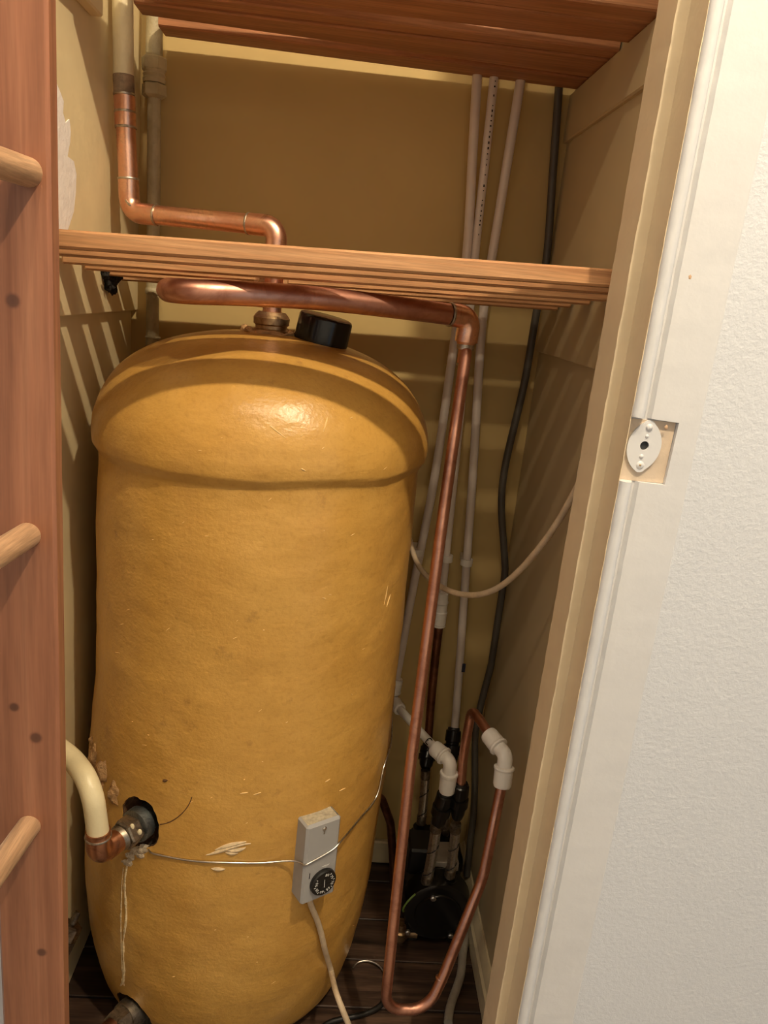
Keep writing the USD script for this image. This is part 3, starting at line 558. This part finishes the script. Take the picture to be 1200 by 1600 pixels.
wC = thing('plastic_pipe', 'rightmost white plastic pipe on the back wall, running down to a black connector', 'pipe')
obj('pipe', tube(spline(straight([(820, 80), (812, 135), (790, 270), (768, 405), (755, 490), (742, 690), (729, 880), (720, 1010), (710, 1145)], YP), 60), PR, 18), PLASTIC, wC)
p = at(722, 1041, Y=YP); obj('stamp', box(p[0] - 0.0012, p[0] + 0.005, p[1] - PR - 0.0006, p[1] - PR + 0.003, p[2] - 0.008, p[2] + 0.008, 0.0004), MARK_BLUE, wC, label='small dark stamp on the pipe')
for q, lab in (((652, 862), 'white pipe clip holding the leftmost plastic pipe beside the cylinder'), ((698, 872), 'white pipe clip on the middle plastic pipe just right of the copper drop'), ((729, 878), 'white pipe clip on the rightmost plastic pipe above the cream cable loop')):
    p = at(*q, Y=YP); t = thing('pipe_clip', lab, 'pipe clip', p)
    obj('ring', lathe([(-0.006, PR + 0.0005), (-0.006, PR + 0.0035), (0.006, PR + 0.0035), (0.006, PR + 0.0005)], p, p + np.array([0.02, 0, 1.0])), PLASTIC_W, t)
    obj('base', box(p[0] - 0.007, p[0] + 0.007, p[1] + PR, YB + 0.001, p[2] - 0.006, p[2] + 0.006, 0.001), PLASTIC_W, t)
# straight coupling on pipe B and the brown copper below it
a, b = at(691, 925, Y=YP), at(686, 978, Y=YP); u = (b - a) / np.linalg.norm(b - a); l = np.linalg.norm(b - a)
t = thing('pipe_coupling', 'white straight push-fit coupling joining the middle plastic pipe to brown copper', 'pipe fitting', a)
obj('body', lathe([(0, 0.009), (0.002, 0.0115), (l * .25, 0.0122), (l * .27, 0.0128), (l * .31, 0.0128), (l * .33, 0.0118), (l * .55, 0.0118), (l * .57, 0.0128), (l * .62, 0.0128), (l * .64, 0.012), (l * .9, 0.0118), (l, 0.010)], a, b), PLASTIC_W, t)
for f_ in (0.92, 0.985): obj('collar', ring(a + u * l * f_, u, 0.0108, 0.003, 0.001), PLASTIC_W, t)
db = straight([(686, 978), (676, 1070), (668, 1172)], YP)
single('brown_pipe', tube(spline(np.vstack([db[0] - (0, 0, -0.006), db[1:]]), 20), 0.0078, 18), COPPER_DARK, 'dark brown copper pipe dropping behind the bright copper drop', 'pipe')
# elbow low on pipe A, white pipe coming forward, elbow, connector
eA = at(612, 1094, Y=YP - 0.002)
f0 = at(624, 1101, Y=1.27); f1 = at(678, 1168, Y=1.13); fC = at(704, 1190, Y=1.10); fB = at(698, 1237, Y=1.10)
push_elbow('push_fit_elbow', 'white push-fit elbow half hidden behind the lower right of the cylinder', at(620, 1060, Y=YP), eA, eA + (f1 - eA) / np.linalg.norm(f1 - eA) * 0.036, 0.0125)
wD = thing('plastic_pipe', 'short white plastic pipe slanting forward behind the copper drop to an elbow', 'pipe')
obj('pipe', tube(np.array([eA + (f1 - eA) * 0.12, (eA + f1) / 2, f1 + (fC - f1) * 0.2]), PR, 18), PLASTIC_W, wD)
pm_ = f1 + (eA - f1) * 0.10; u = (f1 - eA) / np.linalg.norm(f1 - eA); o = EYE - pm_; o -= u * (o @ u); o /= np.linalg.norm(o); g = np.cross(u, o)
arc = [pm_ + PR * (math.cos(q) * o + math.sin(q) * g) * 1.02 for q in np.linspace(-0.9, 0.7, 9)]
obj('pen_mark', cat(tube(arc, 0.0008, 6), tube([arc[0], arc[0] + u * 0.006], 0.0008, 6), tube([arc[4], arc[4] + u * 0.003], 0.0007, 6), tube([arc[-1], arc[-1] + u * 0.007], 0.0008, 6)), MARK_B, wD, label='black pen mark on the pipe')
push_elbow('push_fit_elbow', 'white push-fit elbow above the left front hose of the pump', f1, fC, fB, 0.0142)
# ---------------------------------------------------------------- pump
PY = 1.105
pc = at(684, 1428, Y=PY); PX, PZ = pc[0], max(pc[2], 0.066)
pu_ = thing('shower_pump', 'black twin-ended pump standing on the floor behind the copper loop', 'pump', (PX, PY, 0))
obj('front_housing', lathe([(0, 0.050), (0.003, 0.058), (0.012, 0.061), (0.040, 0.062), (0.046, 0.058)], (PX, PY, PZ), (PX, 9, PZ), 44), BLACK, pu_)
obj('end_plate', lathe([(0, 0.040), (0.002, 0.0415), (0.008, 0.043)], (PX, PY - 0.004, PZ), (PX, 9, PZ), 40), BLACK, pu_)
obj('motor', lathe([(0.044, 0.052), (0.120, 0.052)], (PX, PY, PZ), (PX, 9, PZ), 40), BLACK_M, pu_)
obj('rear_housing', lathe([(0.118, 0.058), (0.124, 0.062), (0.158, 0.062), (0.165, 0.055)], (PX, PY, PZ), (PX, 9, PZ), 44), BLACK, pu_)
obj('terminal_box', box(PX - 0.055, PX - 0.010, PY + 0.055, PY + 0.115, PZ + 0.030, PZ + 0.085, 0.004), BLACK_M, pu_)
obj('sticker', box(PX - 0.008, PX + 0.038, PY + 0.056, PY + 0.112, PZ + 0.044, PZ + 0.062, 0.001), PAPER, pu_, label='pale paper sticker on top of the motor')
for sx in (-1, 1):
    obj('foot', box(PX + sx * 0.04 - 0.014, PX + sx * 0.04 + 0.014, PY + 0.01, PY + 0.15, 0.0, PZ - 0.03, 0.003), BLACK_M, pu_)
for q in ((677, 1404), (637, 1457), (704, 1462)):
    p = at(*q, Y=PY - 0.003); obj('screw', lathe([(0, 0.0052), (0.004, 0.0050), (0.0055, 0.003)], p + (0, 0.002, 0), p - (0, 1, 0)), STEEL, pu_)
pq = at(625, 1447, Y=PY + 0.03)
obj('inlet_union', cat(lathe([(0, 0.013), (0.010, 0.0145), (0.012, 0.011), (0.018, 0.011), (0.020, 0.0145), (0.034, 0.0145), (0.036, 0.011), (0.05, 0.010)], pq + (0.0, -0.014, -0.028), pq + (0.0, -0.014, 1.0)), lathe([(0, 0.010), (0.03, 0.010)], pq + (0, -0.012, 0), pq + (1, -0.012, 0))), BRASS, pu_, label='brass inlet union on the pump')
obj('earth_wire', tube(spline([at(630, 1424, Y=PY), at(636, 1410, Y=PY - 0.006), at(649, 1397, Y=PY + 0.004), at(655, 1396, Y=PY + 0.03)], 20), 0.0018, 8), GREEN, pu_, label='green earth wire')
# hoses and their black connectors
def hz_(a, b, Ya, Yb): return [at(*a, Y=Ya), (at(*a, Y=Ya) + at(*b, Y=Yb)) / 2 + np.array([0.001, 0, 0]), at(*b, Y=Yb)]
hose('braided hose on the pump front, left of the front pair', hz_((667, 1376), (682, 1288), PY + 0.016, PY), 0.0086)
hose('braided hose on the pump front, right of the front pair', hz_((703, 1366), (712, 1290), PY + 0.020, PY), 0.0080)
hose('braided hose rising from the rear of the pump beside the copper drop', hz_((658, 1284), (665, 1206), PY + 0.14, PY + 0.15), 0.0075)
obj('hose_tail', lathe([(0, 0.016), (0.012, 0.016), (0.013, 0.0125), (0.022, 0.0125)], at(664, 1398, Y=PY + 0.016), at(667, 1376, Y=PY + 0.016)), BLACK, pu_)
obj('hose_tail', lathe([(0, 0.016), (0.012, 0.016), (0.013, 0.0125), (0.022, 0.0125)], at(701, 1388, Y=PY + 0.020), at(703, 1366, Y=PY + 0.020)), BLACK, pu_)
obj('hose_tail', lathe([(0, 0.019), (0.016, 0.019), (0.018, 0.014), (0.03, 0.014)], at(655, 1312, Y=PY + 0.14), at(658, 1280, Y=PY + 0.14)), BLACK, pu_)
black_connector('black_connector', 'black push-fit connector between the left front hose and the white elbow', at(696, 1240, Y=1.10), at(683, 1290, Y=PY), 0.0150)
single('pipe_stub', tube(np.array([at(698, 1232, Y=1.10), at(697, 1240, Y=1.10), at(695, 1250, Y=1.10)]), PR, 16), PLASTIC_W, 'short white pipe stub between white elbow and black connector', 'pipe')
black_connector('black_connector', 'black push-fit connector under the short brown copper bend', at(721, 1226, Y=1.10), at(714, 1278, Y=PY), 0.0142)
black_connector('black_connector', 'black push-fit connector at the foot of the brown copper pipe', at(669, 1166, Y=YP), at(665, 1200, Y=PY + 0.15), 0.0150)
black_connector('black_connector', 'black push-fit connector at the foot of the rightmost plastic pipe', at(709, 1140, Y=YP), at(703, 1200, Y=YP - 0.03), 0.0150)
hose('braided hose behind the white elbow, below the rightmost plastic pipe', [at(703, 1198, Y=YP - 0.03), at(699, 1250, Y=YP - 0.05), at(695, 1300, Y=PY + 0.14)], 0.0075)
# copper bend from the right front connector over to the right elbow
bendp = fillet([at(720, 1232, Y=1.10), at(724, 1180, Y=1.10), at(737, 1108, Y=1.095), at(752, 1128, Y=1.06), at(773, 1160, Y=1.02)], [0.4, 0.016, 0.3], 0.003)
single('copper_bend', tube(bendp, 0.0078, 18), COPPER_DARK if False else COPPER_OLD, 'short tarnished copper pipe bent over between black connector and right white elbow', 'pipe')
rC = at(790, 1180, Y=0.995); rA = at(768, 1153, Y=1.025); rB = at(785, 1224, Y=0.985)
push_elbow('push_fit_elbow', 'white push-fit elbow nearest the right wall, on top of the rising copper pipe', rA - (rC - rA) * 0.25, rC, rB + (rB - rC) * 0.12, 0.0142)

# ---------------------------------------------------------------- cables and hoses on the right
gc = spline([at(876, 70, Y=1.306), at(873, 140, Y=1.306), at(866, 240, Y=1.306), at(860, 330, Y=1.306), at(853, 410, Y=1.304), at(838, 490, Y=1.292), at(821, 590, Y=1.29), at(800, 680, Y=1.29), at(784, 770, Y=1.285), at(787, 850, Y=1.285), at(789, 930, Y=1.285), at(775, 1010, Y=1.285), at(747, 1120, Y=1.28), at(742, 1165, Y=1.27), at(742, 1225, Y=1.25), at(738, 1300, Y=1.24), at(735, 1370, Y=1.22)], 110); gc[:, 0] = np.minimum(gc[:, 0], XR - 0.003)
single('grey_cable', tube(gc, 0.0064, 16), GREY_CABLE, 'thick dark grey cable hanging down the right back corner', 'cable')
lp = spline([at(628, 800, Y=1.21), at(640, 843, Y=1.19), at(652, 880, Y=1.16), at(684, 914, Y=1.11), at(735, 930, Y=1.05), at(785, 914, Y=1.00), at(838, 862, Y=0.945), at(872, 815, Y=0.915), at(900, 765, Y=0.89), at(925, 715, Y=0.87)], 70)
single('cable_loop', tube(lp, 0.0044, 14), CREAM_CABLE, 'cream cable looping from behind the cylinder across to the right wall', 'cable')
hs = spline([at(708, 1316, Y=1.285), at(719, 1345, Y=1.27), at(728, 1385, Y=1.235), at(731, 1425, Y=1.19), at(727, 1465, Y=1.12), at(722, 1500, Y=1.08), at(717, 1540, Y=1.04), at(706, 1575, Y=1.00), at(697, 1620, Y=0.95)], 60)
hs[:, 2] = np.maximum(hs[:, 2], 0.0075)
single('grey_hose', tube(hs, 0.0072, 14), plain('dusty_hose', (0.33, 0.29, 0.23), 0.6, vary=0.2, vscale=40), 'dusty pale grey hose curving round the right of the pump to the floor', 'hose')
bk = spline([at(602, 1538, Y=1.0), at(597, 1556, Y=0.98), at(575, 1577, Y=0.965), at(545, 1585, Y=0.955), at(515, 1595, Y=0.945), at(500, 1606, Y=0.93), at(490, 1630, Y=0.90)], 40); bk[:, 2] = 0.0045
single('black_cable', tube(bk, 0.0042, 12), BLACK_M, 'black cable lying on the floor at the foot of the cylinder', 'cable')
bl = spline([at(552, 1512, Z=0.003), at(562, 1503, Z=0.004), at(578, 1502, Z=0.006), at(592, 1509, Z=0.006), at(600, 1520, Z=0.004)], 24)
single('floor_wire', tube(bl, 0.0016, 8), STEEL, 'thin shiny wire curling on the floor behind the copper loop', 'wire')
br = fillet([at(578, 1240, Y=1.22), at(596, 1247, Y=1.23), at(610, 1285, Y=1.24), at(615, 1350, Y=1.25), at(616, 1420, Y=1.235)], [0.03, 0.05, 0.3], 0.004)
single('brown_pipe', tube(br, 0.0080, 16), COPPER_DARK, 'dark brown pipe bending down from behind the lower right of the cylinder', 'pipe')

# ---------------------------------------------------------------- left corner: painted riser with union
ps = thing('painted_riser', 'old painted pipe with a threaded union in the left back corner', 'pipe')
q0, q1, q2 = at(244, -40, Y=1.285), at(241, 60, Y=1.285), at(240, 340, Y=1.285)
obj('pipe', tube(np.array([at(241, 120, Y=1.285), at(240, 340, Y=1.285), at(238, 520, Y=1.285), at(236, 700, Y=1.285)]), 0.0100, 18), PAINT_OLD, ps)
obj('upper_pipe', tube(np.array([q0, q1, at(241, 95, Y=1.285)]), 0.0122, 18), PAINT_OLD, ps)
g = lambda py: at(241, py, Y=1.285)
obj('union_nut', lathe([(0, 0.0165), (0.002, 0.0185), (0.017, 0.0185), (0.019, 0.0165)], g(89), g(130), hexa=True), PAINT_OLD, ps, smooth=20)
obj('threaded_body', lathe([(0, 0.0145), (0.003, 0.0165), (0.006, 0.0150), (0.009, 0.0165), (0.012, 0.0150), (0.015, 0.0168), (0.020, 0.0160)], g(107), g(140)), PAINT_OLD, ps)
obj('union_collar', lathe([(0, 0.0155), (0.002, 0.0180), (0.016, 0.0185), (0.018, 0.0160), (0.020, 0.011)], g(131), g(160), hexa=True), PAINT_OLD, ps, smooth=20)
for py in (455, 527): obj('pipe_band', ring(at(239, py, Y=1.285), (0, 0, 1), 0.0100, 0.010 if py < 500 else 0.004, 0.0022), PAINT_OLD, ps)
# ---------------------------------------------------------------- left side connection: painted bend, copper elbow, union
sb = thing('return_pipe', 'cream painted pipe bend with a copper elbow entering the left side of the cylinder', 'pipe')
hx = lambda t_: h1 + n1 * t_
ec = hx(0.070); ea = ec + np.array([0.0, 0.0, 0.036]); eb = hx(0.036)
obj('painted_bend', tube(fillet([at(52, 1140, Y=0.90), at(112, 1184, Y=0.862), at(143, 1226, Y=ec[1]), ea - (0, 0, 0.004)], [0.10, 0.10], 0.004), 0.0132, 24), PAINT_BRIGHT, sb)
obj('elbow', tube(fillet([ea, ec, eb], 0.022, 0.003), 0.0150, 26), copper('elbow_copper', (0.62, 0.31, 0.18), (0.26, 0.12, 0.07), (0.25, 0.45), 45), sb)
obj('solder_ring', ring(ea + (ec - ea) * 0.22, ec - ea, 0.0152, 0.003, 0.001), SOLDER, sb)
u = -n1
obj('tail', lathe([(-0.006, 0.0140), (0.0, 0.0160), (0.003, 0.0170), (0.006, 0.0150), (0.014, 0.0150)], eb, hx(0)), GREY_METAL, sb)
obj('union_nut', lathe([(0.006, 0.0185), (0.008, 0.0205), (0.024, 0.0205), (0.027, 0.0185)], eb, hx(0), hexa=True), GREY_METAL, sb, smooth=20)
obj('union_nut', lathe([(0.027, 0.0195), (0.029, 0.0225), (0.042, 0.0225), (0.045, 0.018), (0.068, 0.018)], eb, hx(0)), BLUE_METAL, sb)
for f_, d_ in ((0.012, (0.35, -0.5, 0.8)), (0.018, (0.75, -0.55, 0.35))):
    d_ = np.array(d_); d_ -= n1 * (d_ @ n1); d_ /= np.linalg.norm(d_)
    m = trimesh.creation.icosphere(2, 1.0); m.vertices = np.array(m.vertices) * [0.003, 0.002, 0.0045] + eb + u * f_ + d_ * 0.0195; obj('paint_splash', m, PAINT_BRIGHT, sb)
# drain connection at the lower left hole
dr = thing('drain_connection', 'dull brown hexagonal union in the lower left hole of the cylinder', 'pipe fitting')
d0, d1 = h2 + n2 * 0.040 + np.array([0, 0, 0.014]), h2 - n2 * 0.02 + np.array([0, 0, 0.008])
obj('union_nut', lathe([(0.0, 0.017), (0.002, 0.0205), (0.022, 0.0205), (0.025, 0.017)], d0, d1, hexa=True), GREY_METAL, dr, smooth=20)
obj('tail', lathe([(0.02, 0.0215), (0.030, 0.0225), (0.042, 0.0225), (0.044, 0.017), (0.075, 0.017)], d0, d1), GREY_METAL, dr)
obj('copper_tail', lathe([(-0.05, 0.014), (-0.004, 0.0145), (0.004, 0.0145)], d0, d1), COPPER_DARK, dr)
# drain valve by the left wall
v0, v1 = at(84, 1500, Y=0.92), at(122, 1424, Y=0.945)
dv = thing('drain_valve', 'small grey-brown brass valve poking out beside the timber upright low on the left', 'valve', v0)
l = np.linalg.norm(v1 - v0)
obj('body', lathe([(0, 0.016), (l * .25, 0.0175), (l * .45, 0.0170), (l * .50, 0.012)], v0, v1), GREY_METAL, dv)
obj('hex_nut', lathe([(l * .46, 0.015), (l * .48, 0.0175), (l * .72, 0.0170), (l * .75, 0.013)], v0, v1, hexa=True), GREY_METAL, dv, smooth=20)
obj('spindle', lathe([(l * .70, 0.006), (l * .95, 0.005), (l, 0.004)], v0, v1), GREY_METAL, dv)
# dust clump hanging under the shelf at the left wall
dc = []
for k, (px, py, s) in enumerate(((172, 412, 0.014), (180, 424, 0.016), (172, 434, 0.016), (176, 448, 0.010), (166, 420, 0.012))):
    m = trimesh.creation.icosphere(3, 1.0); v = np.array(m.vertices); v *= (0.45 + 1.1 * meshkit.fbm(v * 2.5, 4, 20 + k))[:, None]; p = at(px, py, X=XL + 0.006); m.vertices = v * s * [0.6, 0.8, 1.1] + p; dc.append(m)
t = thing('dust_clump', 'black clump of dust and cobweb hanging under the left end of the lower shelf', 'dust')
obj('fluff', cat(*dc), DUST, t, kind='stuff')
p = at(171, 412, X=XL + 0.02); obj('plaster_crumb', tube(spline([p, p + (0.004, 0.008, 0.002), p + (0.002, 0.012, -0.010)], 10), [0.001] + [0.0024] * 8 + [0.001], 7), PLASTER, t)

# ---------------------------------------------------------------- slatted shelves
ls = thing('slatted_shelf', 'lower slatted pine shelf directly above the cylinder top', 'shelf')
SL, SR = XL + 0.006, XR - 0.004
def front_z(x): return 1.1228 + (x + 0.29) * (1.1412 - 1.1228) / 0.55
DROP = -0.072
rs = random.Random(12)
def slat(x0, x1, y0l, y0r, w, zl, zr, th, mat, parent, name='slat'):
    """One slat: front edge from (x0, y0l) to (x1, y0r), width w, underside zl to zr."""
    m = box(0, 1, 0, 1, 0, 1, 0.0); m = m.subdivide().subdivide() if False else m
    base = box(0, x1 - x0, 0, w, 0, th, 0.0022); v = np.array(base.vertices); t = v[:, 0] / (x1 - x0)
    base.vertices = np.stack([x0 + v[:, 0], y0l + (y0r - y0l) * t + v[:, 1], zl + (zr - zl) * t + v[:, 2]], 1)
    return obj(name, base, mat, parent, smooth=False)
for k in range(6):
    y0 = 0.800 + 0.080 * k + (0.010 if k == 4 else 0)
    dz = DROP * (y0 - 0.80) + rs.uniform(-0.0012, 0.0012) * (k > 0)
    w = 0.0430
    if k in (3,):   # the vent pipe passes between these slats: cut short around it
        slat(SL, AX - 0.020, y0, y0, w, front_z(SL) + dz, front_z(AX) + dz, 0.0175, SLAT, ls); slat(AX + 0.020, SR, y0, y0, w, front_z(AX) + dz, front_z(SR) + dz, 0.0175, SLAT, ls)
    else:
        slat(SL, SR, y0, y0 + rs.uniform(-0.002, 0.002) * (k > 0), w, front_z(SL) + dz, front_z(SR) + dz, 0.0175, SLAT, ls)
us = thing('slatted_shelf', 'upper slatted reddish pine shelf across the top of the picture', 'shelf')
ZU = 1.4415
UR = XR - 0.003
def skew_slat(x0, yl, yr, th):
    """A slat whose ends have their own front and rear: yl and yr are (front, rear) at the left and right end."""
    m = box(0, 1, 0, 1, 0, 1); v = np.array(m.vertices); v = np.vstack([v]); out = []
    e = 0.0022; P = []
    for x, (f, r) in ((x0, yl), (UR, yr)):
        for z0, inset in ((ZU, e), (ZU + e, 0), (ZU + th - e, 0), (ZU + th, e)): P += [(x, f + inset, z0), (x, r - inset, z0)]
    return obj('slat', trimesh.convex.convex_hull(np.array(P)), SLAT2, us, smooth=False)
for x0, yl, yr, th in ((-0.302, (1.238, 1.285), (1.237, 1.295), 0.016), (-0.313, (1.152, 1.199), (1.141, 1.226), 0.030), (-0.293, (1.104, 1.136), (1.102, 1.132), 0.034),
                       (-0.293, (1.012, 1.089), (1.005, 1.067), 0.034), (-0.293, (0.957, 1.003), (0.957, 1.000), 0.030)):
    skew_slat(x0, yl, yr, th)

# ---------------------------------------------------------------- timber ladder standing in front on the left
LX0, LX1, LY0 = -0.302, -0.2385, 0.650
kn = [(at(20, 470, Y=LY0), 0.0075), (at(65, 1488, Y=LY0), 0.0065), (at(56, 1153, Y=LY0), 0.0075), (at(22, 1105, Y=LY0), 0.006)]
lad = thing('wooden_ladder', 'reddish pine upright with round rungs standing at the left edge of the opening', 'ladder', (-0.27, 0.65, 0))
kn = [((c - np.array([-0.27, 0.65, 0])), s) for c, s in kn]
LADW = wood('reddish_pine', (0.25, 0.098, 0.05), (0.37, 0.155, 0.082), (0.48, 0.225, 0.123), (26, 26, 1.3), 0.4, knots=kn, streak=0.22)
obj('stile', box(LX0, LX1, LY0, LY0 + 0.020, -0.003, 1.62, 0.0028), LADW, lad, smooth=False)
obj('stile', box(LX0 - 0.03, LX1 - 0.03, 0.27, 0.29, -0.003, 1.62, 0.0028), LADW, lad, smooth=False)
for q in ((44, 269), (44, 836), (46, 1290)):
    p = at(*q, Y=LY0); obj('rung', tube(np.array([(p[0] - 0.028, 0.285, p[2]), (p[0] - 0.012, 0.48, p[2]), (p[0], LY0 + 0.004, p[2])]), 0.0112, 26), DOWEL, lad)

# ---------------------------------------------------------------- catch plate on the architrave
cp = at(1005, 697, Y=0.6965)
lpt = thing('catch_plate', 'white painted leaf-shaped catch plate in a recess of the right architrave', 'catch plate', cp)
hw_, hh = 0.0125, 0.0245
ol = [(hw_ * math.cos(q) * (1 - 0.12 * abs(math.sin(q)) ** 3), hh * math.sin(q) * (0.90 + 0.10 * abs(math.sin(q)) ** 6)) for q in np.linspace(0, 2 * math.pi, 56, endpoint=False)]
lens = Point(-0.0115, 0).buffer(0.0265, 48).intersection(Point(0.0115, 0).buffer(0.0265, 48)).buffer(0.001).buffer(0.0)
from shapely import affinity
plate = affinity.translate(affinity.rotate(lens.union(Point(0, 0.0190).buffer(0.0058)).union(Point(0.001, -0.0190).buffer(0.0056)), -4, origin=(0, 0)), cp[0], cp[2])
hole_c = (cp[0] + 0.0002, cp[2] + 0.0008)
m = prism(plate.difference(Point(hole_c).buffer(0.0042)), 0.6940, 0.6968)
obj('plate', m, WHITE_GLOSS, lpt, smooth=30)
obj('socket', lathe([(0, 0.0045), (0.0004, 0.0045)], (hole_c[0], 0.6966, hole_c[1]), (hole_c[0], 0, hole_c[1])), HOLE, lpt, label='dark round hole in the plate')
dome_ = lambda x, z, r, h: lathe([(0, r), (h * .5, r * .85), (h * .85, r * .5), (h, r * .1)], (cp[0] + x, 0.6942, cp[2] + z), (cp[0] + x, 0, cp[2] + z))
obj('screw', dome_(0.0014, 0.0182, 0.0036, 0.0022), WHITE_GLOSS, lpt); obj('rivet', dome_(0.0008, 0.0098, 0.0019, 0.0012), WHITE_GLOSS, lpt); obj('rivet', dome_(-0.0008, -0.0095, 0.0023, 0.0014), WHITE_GLOSS, lpt)
obj('screw', dome_(-0.0004, -0.0178, 0.0040, 0.0016), WHITE_GLOSS, lpt); obj('screw_slot', dome_(-0.0008, -0.0176, 0.0016, 0.0022), BRASS, lpt)

for q, sz in (((1078, 433), 0.0028), ((1041, 668), 0.0022)):
    p = at(*q, Y=0.6922); ms = trimesh.creation.icosphere(2, 1.0); v = np.array(ms.vertices); v *= (0.6 + 0.8 * meshkit.fbm(v * 2, 3, 5))[:, None]
    ms.vertices = v * [sz * 0.7, 0.0009, sz] + p; obj('paint_chip', ms, plain('chip_tan', (0.55, 0.36, 0.22), 0.7), ta)

# ---------------------------------------------------------------- ceiling lamps of the room
for k, (p, power) in enumerate(LAMPS):
    t = thing('ceiling_lamp', ('white ceiling lamp to the right of the opening', 'white ceiling lamp straight in front of the opening')[k], 'lamp', p)
    obj('base', lathe([(0, 0.045), (0.012, 0.050), (TOP - p[2] - 0.035, 0.05), (TOP - p[2] - 0.0351, 0.02)], (p[0], p[1], TOP - 0.0005), (p[0], p[1], 0)), LAMP_WHITE, t)
    L_ = UsdLux.SphereLight.Define(stage, str(t.GetPath()) + '/bulb'); L_.CreateRadiusAttr(LAMP_R); L_.CreateIntensityAttr(power / (4 * math.pi ** 2 * LAMP_R ** 2)); L_.CreateColorAttr(Gf.Vec3f(*LAMP_COLOR))

# ---------------------------------------------------------------- repeats share a group
for name, group in dict(plastic_pipe='white plastic pipes', braided_hose='braided pump hoses', black_connector='black push-fit connectors', push_fit_elbow='white push-fit elbows', pipe_clip='white pipe clips', slatted_shelf='slatted shelves', brown_pipe='brown copper pipes', ceiling_lamp='ceiling lamps').items():
    for q in world.GetPrim().GetChildren():
        if q.GetName().rstrip('0123456789').rstrip('_') == name: key(q, group=group)
